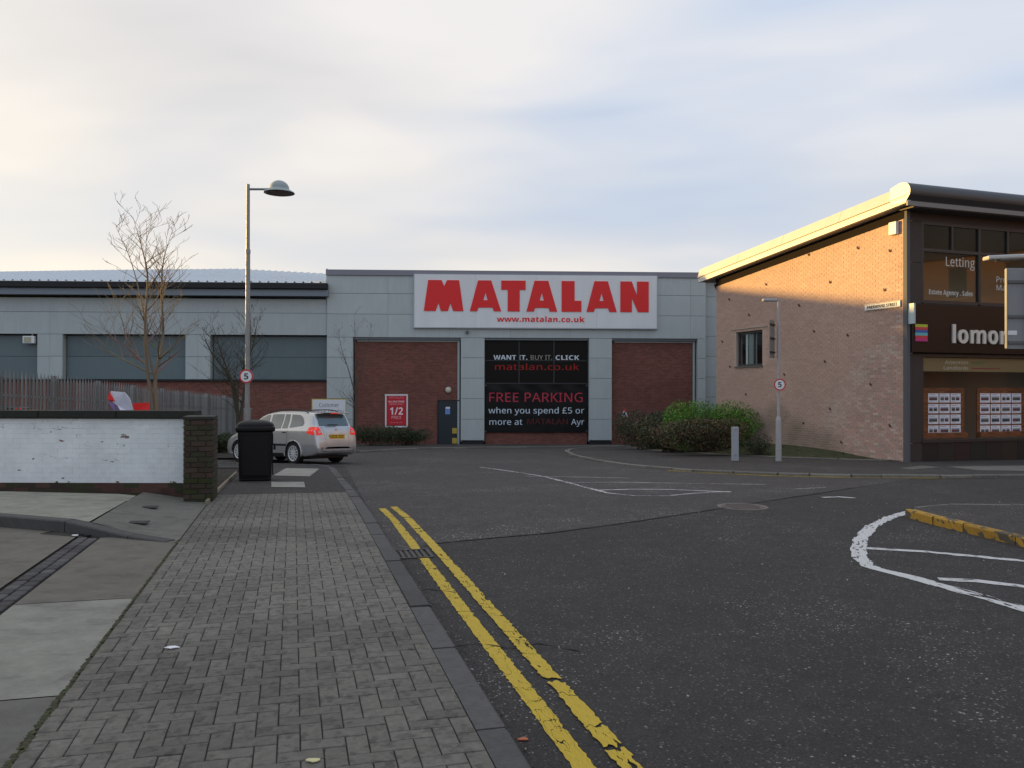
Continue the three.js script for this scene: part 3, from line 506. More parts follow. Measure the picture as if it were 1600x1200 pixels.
  const rm = new MB(), ribs = new MB(), ridge = [[-60, 8.9], [-34, 9.02], [-26, 9.22], [-17.4, 9.38], [-12.2, 9.14], [-8, 8.95]];
  const ry = (x) => { for (let k = 0; k + 1 < ridge.length; k++) if (x <= ridge[k + 1][0]) return lerp(ridge[k][1], ridge[k + 1][1], (x - ridge[k][0]) / (ridge[k + 1][0] - ridge[k][0])); return 8.95; };
  const ey = SY(446.5), R = (x, t, u = 0) => [x, lerp(ey, ry(x), t) + u, lerp(0.5, -14, t)];
  for (let x = -54.4; x < SX(512) - 0.05; x += 0.42) {
    const n = Math.min(x + 0.42, SX(512)); rm.quad(R(x, 0), R(n, 0), R(n, 1), R(x, 1)); rm.quad([n, 6, -27], [x, 6, -27], R(x, 1), R(n, 1));
    ribs.quad(R(x, 0.03), R(x + 0.03, 0.03, 0.055), R(x + 0.03, 1, 0.055), R(x, 1)); ribs.quad(R(x + 0.03, 0.03, 0.055), R(x + 0.09, 0.03, 0.055), R(x + 0.09, 1, 0.055), R(x + 0.03, 1, 0.055)); ribs.quad(R(x + 0.09, 0.03, 0.055), R(x + 0.12, 0.03), R(x + 0.12, 1), R(x + 0.09, 1, 0.055));
  }
  const rmat = M.roofMetal.clone(); rmat.side = THREE.DoubleSide; part('roof', rm.geo(), rmat, store); part('roof_rib', ribs.geo(), rmat, store).userData.kind = 'stuff';
  // side door, its sticker and yellow pads
  const dz = bz + 0.03, door = part('door', box(SX(716.5) - SX(685), SY(627) - SY(694), 0.06, (SX(716.5) + SX(685)) / 2, (SY(627) + SY(694)) / 2, dz), mat([0.014, 0.024, 0.032], 0.5), store);
  part('door_frame', [box(0.05, 2.14, 0.09, SX(684.5), (SY(627) + SY(694)) / 2, dz), box(1.06, 0.05, 0.09, SX(701), SY(626), dz)], M.trimDark, store);
  part('notice', box(0.24, 0.36, 0.01, SX(699.5), SY(642), dz + 0.037), mat([0.16, 0.3, 0.62], 0.6), door); part('notice_top', box(0.2, 0.09, 0.012, SX(700), SY(637.5), dz + 0.038), M.white, door);
  for (const y of [673.5, 689]) part('warning_pad', box(0.24, 0.27, 0.04, SX(710.5), SY(y), dz + 0.05), mat([0.5, 0.37, 0.06], 0.7), door);
  // dark glazing bay: printed vinyl behind metal bars
  const vx = (SX(757) + SX(921)) / 2, vw = SX(921) - SX(757) - 0.12;
  const vinyl = canvasTex(1024, 512, (g, w, h) => {
    g.fillStyle = '#0d0b09'; g.fillRect(0, 0, w, h);
    g.font = '62px sans-serif'; g.textBaseline = 'alphabetic'; const T = (s, x0, x1, y, px, col, wt) => { g.save(); g.font = `${wt} ${px}px sans-serif`; g.fillStyle = col; const m = g.measureText(s).width; g.translate(x0, y); g.scale((x1 - x0) / m, 1); g.fillText(s, 0, 0); g.restore(); };
    T('WANT IT.', 78, 425, 230, 76, '#dfe8ee', 'bold'); T('BUY IT.', 447, 676, 230, 76, '#a9a39c', 'normal'); T('CLICK', 700, 945, 230, 76, '#dfe8ee', 'bold');
    T('matalan.co.uk', 82, 945, 352, 104, '#b02320', 'normal');
  });
  part('window_vinyl', new THREE.PlaneGeometry(vw, SY(531) - SY(599)).translate(vx, (SY(531) + SY(599)) / 2, bz - 0.02), pmat([1, 1, 1], 0.35, { map: vinyl, specularIntensity: 0.35 }), store);
  const barM = mat([0.035, 0.037, 0.04], 0.4, { metalness: 0.4 });
  for (const x of [811.5, 866.5]) part('window_bar', box(0.06, SY(531) - SY(599), 0.05, SX(x), (SY(531) + SY(599)) / 2, bz + 0.01), barM, store);
  part('window_bar', box(vw, 0.05, 0.05, vx, SY(563), bz + 0.012), barM, store); part('window_bar', box(vw, 0.06, 0.05, vx, SY(599), bz + 0.014), barM, store);
  part('window_wall', box(vw + 0.1, SY(531) - SY(675), 0.1, vx, (SY(531) + SY(675)) / 2, bz - 0.08), M.trimDark, store);
  // signs hung on the store
  const on = (name, label, cat) => thing(name, label, cat, STORE, STURN);
  const sb = on('store_sign', 'big white sign board with large red capital letters', 'sign');
  const sbz = 0.16, w0 = SX(648), w1 = SX(1027), h0 = SY(512), h1 = SY(430);
  { const xs = [w0, w0 + 3, w0 + 6, w0 + 9, w1]; for (let i = 0; i < 4; i++) part('board_panel', box(xs[i + 1] - xs[i] - 0.006, h1 - h0, 0.14, (xs[i] + xs[i + 1]) / 2, (h0 + h1) / 2, sbz - 0.07), mat([0.86, 0.88, 0.89], 0.45, { map: streakTex }), sb); }
  part('edge_trim', [box(w1 - w0 + 0.06, 0.05, 0.17, (w0 + w1) / 2, h0 - 0.026, sbz - 0.08), box(0.04, h1 - h0, 0.16, w1 + 0.022, (h0 + h1) / 2, sbz - 0.08), box(0.04, h1 - h0, 0.16, w0 - 0.022, (h0 + h1) / 2, sbz - 0.08)], mat([0.45, 0.48, 0.52], 0.5), sb);
  const lt = SY(439), lb = SY(487), LX = (px) => SX(px);
  const letter = (pts, hole) => { const s = new THREE.Shape(pts.map(([x, y]) => new THREE.Vector2(LX(x), lerp(lb, lt, y)))); if (hole) s.holes.push(new THREE.Path(hole.map(([x, y]) => new THREE.Vector2(LX(x), lerp(lb, lt, y))))); part('letter', new THREE.ExtrudeGeometry(s, { depth: 0.03, bevelEnabled: false }).translate(0, 0, sbz + 0.002), M.red, sb); };
  const A = (a, b, c, d) => { const m = (a + b) / 2; letter([[a, 0], [a + 11.5, 0], [a + 13.5, 0.12], [b - 13.5, 0.12], [b - 11.5, 0], [b, 0], [d, 1], [c, 1]], [[m - 3.2, 0.36], [m, 0.62], [m + 3.2, 0.36]]); };
  letter([[662.7, 0], [681, 0], [685.5, 0.26], [689, 0], [700, 0], [704, 0.26], [708, 0], [724, 0], [717.3, 1], [698.5, 1], [694.3, 0.8], [690, 1], [669.5, 1]]);
  A(733.9, 782.7, 746.7, 767); letter([[782.7, 1], [820.8, 1], [820.8, 0.7], [811.5, 0.7], [811.5, 0], [792.8, 0], [792.8, 0.7], [782.7, 0.7]]); A(822, 870, 834.7, 856);
  letter([[877, 1], [897.3, 1], [897.3, 0.36], [908, 0.36], [908, 0], [877, 0]]); A(916, 963.5, 928.5, 949.5);
  letter([[969.3, 0], [969.3, 1], [987, 1], [995.5, 0.55], [995.5, 1], [1014, 1], [1014, 0], [997, 0], [987.5, 0.46], [987.5, 0]]);
  part('web_address', textGeo('www.matalan.co.uk', fontBold, SX(776), SX(913), SY(503), 0.26, 0.02).translate(0, 0, sbz + 0.002), M.red, sb);
  // banner
  const bn = on('banner', 'black vinyl banner advertising free parking, under the dark window', 'banner');
  const bt = canvasTex(1024, 480, (g, w, h) => {
    g.fillStyle = '#0c0c0e'; g.fillRect(0, 0, w, h); const T = (s, x0, x1, y, px, col) => { g.save(); g.font = `${px}px sans-serif`; g.fillStyle = col; const m = g.measureText(s).width; g.translate(x0, y); g.scale((x1 - x0) / m, 1); g.fillText(s, 0, 0); g.restore(); };
    T('FREE PARKING', 22, 990, 175, 128, '#c23a4e'); T('when you spend £5 or', 28, 996, 290, 82, '#d7e6f2'); T('more at', 30, 372, 404, 82, '#d7e6f2'); T('MATALAN', 410, 838, 398, 76, '#6a282b'); T('Ayr', 862, 996, 404, 82, '#d7e6f2');
  });
  const bg = new THREE.PlaneGeometry(vw, SY(600.5) - SY(676), 60, 26), bp = bg.attributes.position;
  for (let i = 0; i < bp.count; i++) { const x = bp.getX(i), y = bp.getY(i); bp.setZ(i, 0.03 * (fbm(x * 1.1 + y * 1.6, y * 2.2 - x * 0.6, 331, 3) - 0.5) + 0.012 * Math.sin(x * 5 + y * 7) * sstep(0.2, 1, y)); } bg.computeVertexNormals();
  part('printed_sheet', bg.translate(vx, (SY(600.5) + SY(676)) / 2, bz + 0.085), pmat([1, 1, 1], 0.45, { map: bt, specularIntensity: 0.5, side: THREE.DoubleSide }), bn);
  for (const [x, y] of [[759.5, 602], [918.5, 602], [759.5, 674], [918.5, 674]]) part('eyelet', cyl(0.025, 0.025, 0.012, 0, 0, 0, 12).rotateX(Math.PI / 2).translate(SX(x), SY(y), bz + 0.105), M.galv, bn);
  // sale poster in a frame
  const po = on('sale_poster', 'red half price sale poster in a white frame on the brick bay', 'poster');
  const pt = canvasTex(512, 720, (g, w, h) => { g.fillStyle = '#c4202e'; g.fillRect(0, 0, w, h); g.textAlign = 'center'; const T = (s, y, px, col, wt = 'normal', mw = 400) => { g.font = `${wt} ${px}px sans-serif`; g.fillStyle = col; g.fillText(s, w / 2, y, mw); }; T('MATALAN', 88, 84, '#e98b92', 'normal', 400); T('ALL SALE ITEMS', 178, 54, '#f6dfe2', 'bold', 400); T('ABSOLUTELY', 240, 62, '#efa9b0', 'normal', 400); T('1/2', 470, 240, '#f3eef3', 'bold', 340); T('PRICE', 570, 96, '#efc3c8', 'normal', 300); T('when you shop in store', 668, 34, '#efa9b0', 'normal', 300); });
  part('printed_face', box(1.02, 1.5, 0.02, SX(619.5), SY(641), bz + 0.05), [M.red, M.red, M.red, M.red, mat([1, 1, 1], 0.5, { map: pt }), M.red], po);
  const fw = SX(637.5) - SX(602), fh = SY(616.5) - SY(668); part('frame', [box(fw, 0.07, 0.05, SX(619.5), SY(616.5) - 0.03, bz + 0.055), box(fw, 0.07, 0.05, SX(619.5), SY(668) + 0.03, bz + 0.055), box(0.07, fh - 0.14, 0.05, SX(602) + 0.035, (SY(616.5) + SY(668)) / 2, bz + 0.055), box(0.07, fh - 0.14, 0.05, SX(637.5) - 0.035, (SY(616.5) + SY(668)) / 2, bz + 0.055)], M.white, po);
  // lamps on the walls (unlit)
  const bl = on('bulkhead_lamp', 'round cream bulkhead lamp above the dark side door', 'wall lamp'); part('globe', new THREE.SphereGeometry(0.15, 20, 12).scale(1, 1, 0.6).translate(SX(700.5), SY(609.5), bz + 0.09), mat([0.6, 0.58, 0.45], 0.35), bl); part('base', cyl(0.16, 0.16, 0.05, 0, 0, 0, 20).rotateX(Math.PI / 2).translate(SX(700.5), SY(609.5), bz + 0.0), M.galv, bl);
  const fl = on('floodlight', 'small white floodlight on the dark panel of the store wing', 'floodlight'); part('body', rbox(0.56, 0.36, 0.2, 0.03, SX(61), SY(534), wz - 0.05), M.white, fl); part('lens', box(0.34, 0.26, 0.02, SX(60), SY(534), wz + 0.06), mat([0.42, 0.42, 0.3], 0.25), fl); part('bracket', box(0.08, 0.12, 0.25, SX(65), SY(527), wz - 0.2), M.galv, fl);
  const cl = on('security_lamp', 'tiny lamp on the panel just under the sign board', 'wall lamp'); part('head', rbox(0.14, 0.16, 0.14, 0.03, SX(730), SY(519.5), 0.1), mat([0.12, 0.12, 0.1], 0.5), cl); part('arm', box(0.05, 0.05, 0.1, SX(730), SY(518), 0.03), M.galv, cl);
}
// ---------------------------------------------------------------- the shop on the right
const shop = thing('corner_shop', 'two storey buff brick shop with a sloping metal roof and dark glazed front', 'building', [BC[0], 0, BC[1]], Math.asin(0.3285));
const shopInv = (() => { shop.updateMatrixWorld(true); return shop.matrixWorld.clone().invert(); })();
function onShop(px, py, axis, at0 = 0) {             // pixel -> point of a plane of the shop, in the shop's own frame
  const o = camera.position.clone().applyMatrix4(shopInv), d = ray(px, py).transformDirection(shopInv), t = (at0 - o[axis]) / d[axis];
  return o.addScaledVector(d, t);
}
const gab = (px, py) => onShop(px, py, 'x', 0), frt = (px, py, z = 0) => onShop(px, py, 'z', z);
const DEPTH = 9.6, WIDTH = 10, gTop = (b) => 6.66 - 0.088 * b;
{
  // window opening in the gable
  const wa = gab(1150, 573), wb = gab(1191, 515), wz0 = Math.min(wa.z, wb.z), wz1 = Math.max(wa.z, wb.z), wy0 = wa.y - 0.02, wy1 = wb.y;
  const chalk = [[1355, 558, 0.5, 0.45], [1343, 590, 0.6, 0.35], [1305, 640, 0.75, 0.4], [1296, 660, 0.7, 0.3], [1330, 622, 0.5, 0.3], [1385, 548, 0.6, 0.25]].map(([x, y, r, k]) => { const p = gab(x, y); return [p.z, p.y, r, k]; }), algae = [[1215, 655], [1240, 675], [1265, 690], [1290, 697]].map(([x, y]) => { const p = gab(x, y); return [p.z, p.y]; });
  const buff = (x, y, q) => {                          // x is minus local z: distance along the gable
    const z = -x, worn = sstep(3.9, 1.2, x + y * 0.55 - 0.4) , n = fbm(x * 0.9 + 3, y * 0.9, 401, 4);
    let k = lerp(0.93, 1.07, q) * lerp(0.9, 1.1, n), c = [0.55 * k, 0.39 * k, 0.33 * k];
    if (worn > 0) { const v = hash(Math.round(x * 9), Math.round(y * 27), 9); const m = v < 0.3 ? [0.56, 0.36, 0.31] : v < 0.55 ? [0.47, 0.345, 0.3] : v < 0.68 ? [0.6, 0.49, 0.44] : c; c = c.map((a, i) => lerp(a, m[i] * k, worn)); }
    let w = 0; for (const [cz, cy, r, s] of chalk) w = Math.max(w, s * sstep(r, 0, Math.hypot((z - cz), (y - cy) * 1.3)) * lerp(0.3, 1.4, q)); c = c.map((a, i) => lerp(a, [0.66, 0.6, 0.56][i], clamp(w)));
    let g = 0; for (const [cz, cy] of algae) g = Math.max(g, sstep(0.9, 0.1, Math.hypot((z - cz) * 0.8, y - cy)) * lerp(0.3, 0.9, fbm(x * 4, y * 4, 405, 3))); return c.map((a, i) => lerp(a, [0.13, 0.125, 0.085][i], clamp(g)));
  };
  const bm = new MB();
  brickField(bm, (x, y, o) => [-o, y, -x], 0.0, DEPTH, -1.0, 6.7, buff, { seed: 41, joint: 0.011, deep: 0.007, inside: (x, y, a, b) => y < gTop(x) - 0.02 && !(-b < wz1 + 0.02 && -a > wz0 - 0.02 && y > wy0 - 0.02 && y < wy1 + 0.03) });
  const bw = M.brickwork.clone(); bw.side = THREE.DoubleSide;
  part('brickwork', bm.geo(), bw, shop).userData.kind = 'stuff';
  // wall body with the window left open
  const wallS = new THREE.Shape([[0, -1.2], [DEPTH, -1.2], [DEPTH, gTop(DEPTH)], [0, gTop(0)]].map((p) => new THREE.Vector2(...p)));
  wallS.holes.push(new THREE.Path([[-wz1, wy0], [-wz0, wy0], [-wz0, wy1], [-wz1, wy1]].map((p) => new THREE.Vector2(...p))));
  part('gable_wall', new THREE.ExtrudeGeometry(wallS, { depth: 0.28, bevelEnabled: false }).rotateY(Math.PI / 2).translate(0.007, 0, 0), M.mortarBuff, shop);
  const wc = (wz0 + wz1) / 2, ww = wz1 - wz0, wh = wy1 - wy0, fm = mat([0.055, 0.057, 0.06], 0.5);
  const win = part('window', [box(0.06, 0.07, ww, 0.13, wy1 - 0.035, wc), box(0.06, 0.08, ww, 0.13, wy0 + 0.06, wc), box(0.06, wh, 0.07, 0.132, (wy0 + wy1) / 2, wz0 + 0.035), box(0.06, wh, 0.07, 0.132, (wy0 + wy1) / 2, wz1 - 0.035), box(0.06, wh, 0.06, 0.134, (wy0 + wy1) / 2, lerp(wz0, wz1, 0.6))], fm, shop);
  for (const [a, b] of [[wz0 + 0.07, lerp(wz0, wz1, 0.6) - 0.03], [lerp(wz0, wz1, 0.6) + 0.03, wz1 - 0.07]]) part('pane', new THREE.PlaneGeometry(b - a, wh - 0.17).rotateY(-Math.PI / 2).translate(0.135, (wy0 + wy1) / 2 + 0.01, (a + b) / 2), M.glass, win);
  part('blind_and_reflection', box(0.02, wh - 0.2, 0.12, 0.2, (wy0 + wy1) / 2, lerp(wz0, wz1, 0.26)), mat([0.5, 0.56, 0.56], 0.8), win); part('blind_and_reflection', box(0.02, wh - 0.2, ww * 0.42, 0.24, (wy0 + wy1) / 2, lerp(wz0, wz1, 0.4)), mat([0.22, 0.26, 0.27], 0.8), win);  // pale slat, then a wide grey sheet imitating sky reflected in the pane
  part('sill', box(0.16, 0.05, ww + 0.08, 0.03, wy0 + 0.0, wc), mat([0.12, 0.12, 0.11], 0.7), win);
  { const l0 = gab(1143.5, 515.5), l1 = gab(1199, 509.5); part('lintel_flashing', box(0.04, 0.025, l1.z - l0.z, -0.012, (l0.y + l1.y) / 2, (l0.z + l1.z) / 2), mat([0.4, 0.37, 0.33], 0.6), win); }
  // wall ties: little iron brackets left in the brickwork
  const tieM = mat([0.1, 0.065, 0.052], 0.9), tieG = merge([box(0.05, 0.05, 0.035, -0.022, 0, 0), box(0.02, 0.09, 0.035, -0.05, 0.02, 0), box(0.03, 0.03, 0.07, -0.012, -0.035, 0.015)]);
  for (const [x, y] of [[1197.5, 444.5], [1297.5, 441], [1264, 398], [1341, 387.5], [1391, 392], [1382.5, 453], [1140, 468], [1171, 492], [1249, 477], [1272.5, 517.5], [1325, 523.5], [1129, 534], [1289.5, 565], [1141, 573], [1226, 585], [1166, 616], [1361, 600.5], [1297.5, 639], [1256, 661], [1391, 665], [1315, 691], [1185, 646]]) { const p = gab(x, y); part('wall_tie', tieG, tieM, shop, [0, p.y, p.z]).scale.setScalar(0.8); }
  // front: corner trim, pier, floors, glazing
  const dk = mat([0.05, 0.037, 0.033], 0.6, { map: streakTex }), fr = mat([0.04, 0.034, 0.032], 0.45), soff = mat([0.1, 0.085, 0.075], 0.7);
  const U0 = frt(1440, 500).x, bays = [U0, frt(1529.5, 430).x]; const bw2 = bays[1] - bays[0]; bays.push(bays[1] + bw2, bays[1] + 2 * bw2, WIDTH);
  const yTop = frt(1440, 346).y, yTr = frt(1485, 393).y, yB = frt(1484, 474).y, fT = frt(1450, 475.5).y, fB = frt(1450, 551, 0.14).y, sT = frt(1450, 553).y, sB = frt(1450, 692).y;
  part('corner_trim', box(0.12, 8.0, 0.14, 0.04, 2.7, 0.03), pmat([0.13, 0.13, 0.14], 0.8, { specularIntensity: 0.2 }), shop);
  for (const [a, b] of [[-1.2, sB], [sB, sT], [fT, (fT + yTop) / 2], [(fT + yTop) / 2, yTop], [yTop, 6.7]]) part('pier_panel', box(U0 - 0.11, b - a - 0.012, 0.2, (U0 + 0.1) / 2, (a + b) / 2, -0.09), dk, shop);
  part('head_panel', box(WIDTH - U0, 6.72 - yTop, 0.2, (WIDTH + U0) / 2, (yTop + 6.72) / 2, -0.1), dk, shop);
  for (let i = 0; i + 1 < bays.length; i++) {
    const a = bays[i], b = bays[i + 1], m = lerp(a, b, 0.53);
    const f = part('upper_window', [box(0.09, yTop - yB, 0.1, a + 0.02, (yTop + yB) / 2, -0.04), box(b - a - 0.08, 0.09, 0.1, (a + b) / 2 + 0.01, yTr, -0.042), box(0.07, yTop - yTr - 0.1, 0.1, m, (yTop + yTr) / 2, -0.043), box(b - a - 0.08, 0.08, 0.1, (a + b) / 2 + 0.01, yTop - 0.04, -0.044), box(b - a - 0.08, 0.1, 0.1, (a + b) / 2 + 0.01, yB + 0.02, -0.044)], fr, shop);
    for (const [p, q, y0, y1] of [[a + 0.07, m - 0.04, yTr + 0.05, yTop - 0.08], [m + 0.04, b - 0.03, yTr + 0.05, yTop - 0.08], [a + 0.07, b - 0.03, yB + 0.07, yTr - 0.05]]) part('pane', new THREE.PlaneGeometry(q - p, y1 - y0).translate((p + q) / 2, (y0 + y1) / 2, -0.05), M.glass, f);
  }
  const glow = pmat([1, 1, 1], 0.02, { transmission: 1, thickness: 0, ior: 1.5 });
  const sw = part('shop_window', [box(WIDTH - U0, 0.08, 0.12, (WIDTH + U0) / 2, sB + 0.04, -0.03), box(WIDTH - U0, 0.08, 0.1, (WIDTH + U0) / 2, sT - 0.04, -0.04), box(0.06, sT - sB - 0.16, 0.1, U0 + 0.03, (sT + sB) / 2, -0.042), box(0.06, sT - sB - 0.16, 0.1, bays[2], (sT + sB) / 2, -0.042)], fr, shop);
  part('pane', new THREE.PlaneGeometry(bays[2] - U0 - 0.1, sT - sB - 0.16).translate((bays[2] + U0) / 2, (sT + sB) / 2, -0.05), glow, sw); part('pane', new THREE.PlaneGeometry(WIDTH - bays[2] - 0.1, sT - sB - 0.16).translate((bays[2] + WIDTH) / 2, (sT + sB) / 2, -0.05), glow, sw);
  for (let k = 0, x = U0; x < WIDTH; k++, x += 0.62) part('plinth_tile', box(0.612, sB + 1.2, 0.14, x + 0.31, (sB - 1.2) / 2, -0.08), mat([0.022 + 0.006 * (k % 3), 0.021 + 0.005 * (k % 2), 0.022], 0.4), shop);
  // rooms behind the glass
  const plaster = mat([0.42, 0.35, 0.26], 0.9), wood = mat([0.62, 0.5, 0.42], 0.5, { map: woodTex });
  part('interior_wall', box(WIDTH - 0.5, 8, 0.1, WIDTH / 2 + 0.1, 2.9, -4.2), plaster, shop); part('interior_wall', box(0.06, 8, 4.1, 0.36, 2.9, -2.2), plaster, shop);
  part('floor_slab', box(WIDTH - 0.4, 0.2, 4.0, WIDTH / 2 + 0.1, -0.55, -2.2), wood, shop); part('floor_slab', box(WIDTH - 0.4, fT - fB - 0.1, 3.95, WIDTH / 2 + 0.1, (fT + fB) / 2, -2.2), mat([0.3, 0.27, 0.22], 0.9), shop);
  part('rear_wall', [box(WIDTH - 0.3, 7.0, 0.3, WIDTH / 2 + 0.15, 2.3, -DEPTH + 0.15), box(0.3, 7.4, DEPTH, WIDTH - 0.15, 2.5, -DEPTH / 2 - 0.02)], M.mortarBuff, shop);
  // sign fascia of the shop
  const sg = thing('shop_sign', 'dark shop fascia with pale letters and a striped emblem', 'sign', [BC[0], 0, BC[1]], Math.asin(0.3285));
  part('fascia_board', rbox(WIDTH - 0.12, fT - fB, 0.3, 0.015, (WIDTH + 0.12) / 2, (fT + fB) / 2, 0.0), pmat([0.016, 0.013, 0.012], 0.3, { specularIntensity: 0.6 }), sg);
  const t0 = frt(1487, 536, 0.15), t1 = frt(1593, 538, 0.15), tl = frt(1487, 507.5, 0.15);
  part('lettering', textGeo('lomond', fontBold, t0.x, t1.x, t0.y, (tl.y - t0.y) * 0.97, 0.05).translate(0, 0, 0.152), mat([0.72, 0.66, 0.58], 0.5), sg);
  const e0 = frt(1429.5, 533, 0.15), e1 = frt(1448.5, 507, 0.15), cols = [[0.5, 0.55, 0.05], [0.62, 0.05, 0.06], [0.06, 0.12, 0.4], [0.12, 0.5, 0.52], [0.62, 0.05, 0.06], [0.6, 0.04, 0.22]];
  cols.forEach((c, k) => { const h = (e1.y - e0.y) / 6; part('emblem_stripe', box(e1.x - e0.x, h - 0.002, 0.02, (e0.x + e1.x) / 2, e1.y - h * (k + 0.5), 0.163), mat(c, 0.5), sg); });
  { const p = frt(1424.5, 490, 0.2); part('end_cap', box(0.06, 0.58, 0.22, p.x, p.y, 0.2), mat([0.45, 0.55, 0.58], 0.4), sg); }
  // lettering on the upper glass
  const gl = mat([0.62, 0.58, 0.52], 0.6), T = (s, x0, x1, yb, yc, f) => { const a = frt(x0, yb, -0.04), b = frt(x1, yb, -0.04), c = frt(x0, yc, -0.04); part('window_lettering', textGeo(s, f, a.x, b.x, a.y, c.y - a.y, 0.006).translate(0, 0, -0.045), gl, shop); };
  T('Letting', 1478, 1523, 415.5, 401, fontRegular); T('Estate Agency . Sales', 1451.5, 1520, 459.5, 452, fontBold); T('Property', 1557, 1600, 441, 432, fontRegular); T('Management', 1557, 1622, 453.5, 445, fontRegular);
  // printed band and property cards inside the shop window
  const band = canvasTex(1024, 128, (g, w, h) => { g.fillStyle = '#8c7a52'; g.fillRect(0, 0, w, h); g.fillStyle = '#cfc8b4'; g.textAlign = 'right'; g.font = '44px sans-serif'; g.fillText('Attention', 360, 56); g.fillText('Landlords', 360, 110); g.textAlign = 'left'; g.fillStyle = '#5f7440'; g.fillRect(385, 34, 110, 10); g.fillRect(385, 50, 90, 8); g.fillStyle = '#8a2a2c'; g.fillRect(385, 92, 230, 9); });
  const b0 = frt(1440, 580, -0.09), b1 = frt(1640, 553, -0.09); part('printed_band', new THREE.PlaneGeometry(b1.x - b0.x, sT - b0.y - 0.1).translate((b0.x + b1.x) / 2, (b0.y + sT - 0.1) / 2, -0.09), mat([0.9, 0.9, 0.9], 0.6, { map: band, side: THREE.DoubleSide }), sw);
  const cr = rng(55), cardTex = [0, 1, 2, 3, 4, 5].map(() => canvasTex(128, 100, (g, w, h) => { g.fillStyle = '#eceaf0'; g.fillRect(0, 0, w, h); const n = cr() < 0.4 ? 1 : 2; for (let k = 0; k < n; k++) { const x = 12 + k * 54, ww = n === 1 ? 100 : 46; g.fillStyle = ['#4c5058', '#5c5048', '#3c4450', '#6a6c74'][cr() * 4 | 0]; g.fillRect(x, 34, ww, 42); g.fillStyle = '#98a4b4'; g.fillRect(x, 34, ww, 14); g.fillStyle = ['#7a3630', '#2e3230', '#50584c'][cr() * 3 | 0]; g.fillRect(x + 6, 52, ww * 0.6, 18); } g.fillStyle = '#8890a0'; g.fillRect(14, 12, 70, 5); g.fillRect(14, 84, 50, 4); })), cardM = cardTex.map((t) => mat([1, 1, 1], 0.6, { map: t }));
  for (const [xa, xb, ya, yb, ca, cb, n] of [[1436, 1507, 606, 690, 1432, 1502, 4], [1527, 1604, 606, 690, 1531, 1596.5, 4], [1636, 1712, 606, 690, 1640, 1705, 4]]) {
    const a = frt(xa, yb, -0.3), b = frt(xb, ya, -0.3), bd = thing('display_board', xa < 1500 ? 'wooden board of white property cards beside the dark corner pier' : xa < 1600 ? 'wooden board of white property cards behind the middle of the shop glass' : 'wooden board of white property cards at the far end of the shop glass', 'display board', [BC[0], 0, BC[1]], Math.asin(0.3285), 'display boards in the shop window');
    const x0 = Math.max(a.x, U0 + 0.05); part('board', metric(box(b.x - x0, b.y - sB - 0.1, 0.04, (x0 + b.x) / 2, (sB + 0.1 + b.y) / 2, -0.33), 1.2), wood, bd);
    const c0 = frt(ca, 681, -0.3), c1 = frt(cb, 613.5, -0.3), dx = (c1.x - c0.x) / n, dy = (c1.y - c0.y) / 4;
    for (let i = 0; i < n; i++) for (let j = 0; j < 4; j++) { const cx = c0.x + dx * (i + 0.5); if (cx - dx / 2 < x0) continue; part('property_card', new THREE.PlaneGeometry(dx * 0.92, dy * 0.86).translate(cx, c0.y + dy * (j + 0.5), -0.305), cardM[cr() * 6 | 0], bd); }
    part('foot_rail', metric(box(b.x - x0, 0.16, 0.12, (x0 + b.x) / 2, sB + 0.19, -0.24), 1.5), wood, bd);
  }
  // roof: metal verge, soffit, rounded front edge
  const rb = (b) => gTop(b) + 0.12, alu = pmat([0.62, 0.6, 0.54], 0.5, { metalness: 0.3, map: streakTex }), alu2 = mat([0.7, 0.68, 0.64], 0.5), ends = [-0.5, 2.2, 5.0, 7.6, 10.3];
  const slab = (x0, x1, o0, o1, b0, b1, l0 = 0, l1 = 0) => { const P = (x, b, o, l) => [x + l, rb(b) + o, -b], mb = new MB(), c = [P(x0, b0, o0, l0), P(x1, b0, o0, 0), P(x1, b1, o0, 0), P(x0, b1, o0, l0), P(x0, b0, o1, l1), P(x1, b0, o1, 0), P(x1, b1, o1, 0), P(x0, b1, o1, l1)]; for (const f of [[0, 1, 2, 3], [7, 6, 5, 4], [0, 4, 5, 1], [1, 5, 6, 2], [2, 6, 7, 3], [3, 7, 4, 0]]) mb.quad(...f.map((k) => c[k])); const g = mb.geo(); g.deleteAttribute('color'); return metric(g); };
  for (let i = 0; i + 1 < ends.length; i++) { part('verge_fascia', slab(-0.42, -0.3, 0.19, 0.53, ends[i] + 0.006, ends[i + 1] - 0.006, -0.02, 0.1), alu, shop); part('verge_strip', slab(-0.4, -0.28, 0.0, 0.18, ends[i] + 0.004, ends[i + 1] - 0.004), alu2, shop); }
  part('soffit', slab(-0.38, WIDTH + 0.3, 0.005, 0.06, -0.45, 10.25), mat([0.4, 0.36, 0.3], 0.7), shop);
  part('roof_deck', slab(-0.29, WIDTH + 0.3, 0.08, 0.52, -0.4, 10.28), M.coping, shop);
  part('verge_trim', slab(-0.03, 0.05, -0.28, 0.0, 0, DEPTH), pmat([0.02, 0.017, 0.016], 1, { specularIntensity: 0.05 }), shop);
  const prof = [[-0.1, 0.02], [-0.1, 0.5], [0.24, 0.585]]; for (let k = 0; k <= 10; k++) { const t = Math.PI / 2 - k / 10 * Math.PI * 0.62; prof.push([0.36 + 0.27 * Math.cos(t), 0.31 + 0.27 * Math.sin(t)]); } prof.push([0.5, 0.08], [0.47, 0.02]);
  const eaveY = rb(-0.45); part('rounded_eave', extr(prof.map(([a, b]) => [-a, b]), WIDTH + 0.6).rotateY(Math.PI / 2).translate(-0.4, eaveY, 0), mat([0.075, 0.07, 0.068], 0.45, { metalness: 0.2, side: THREE.DoubleSide }), shop);
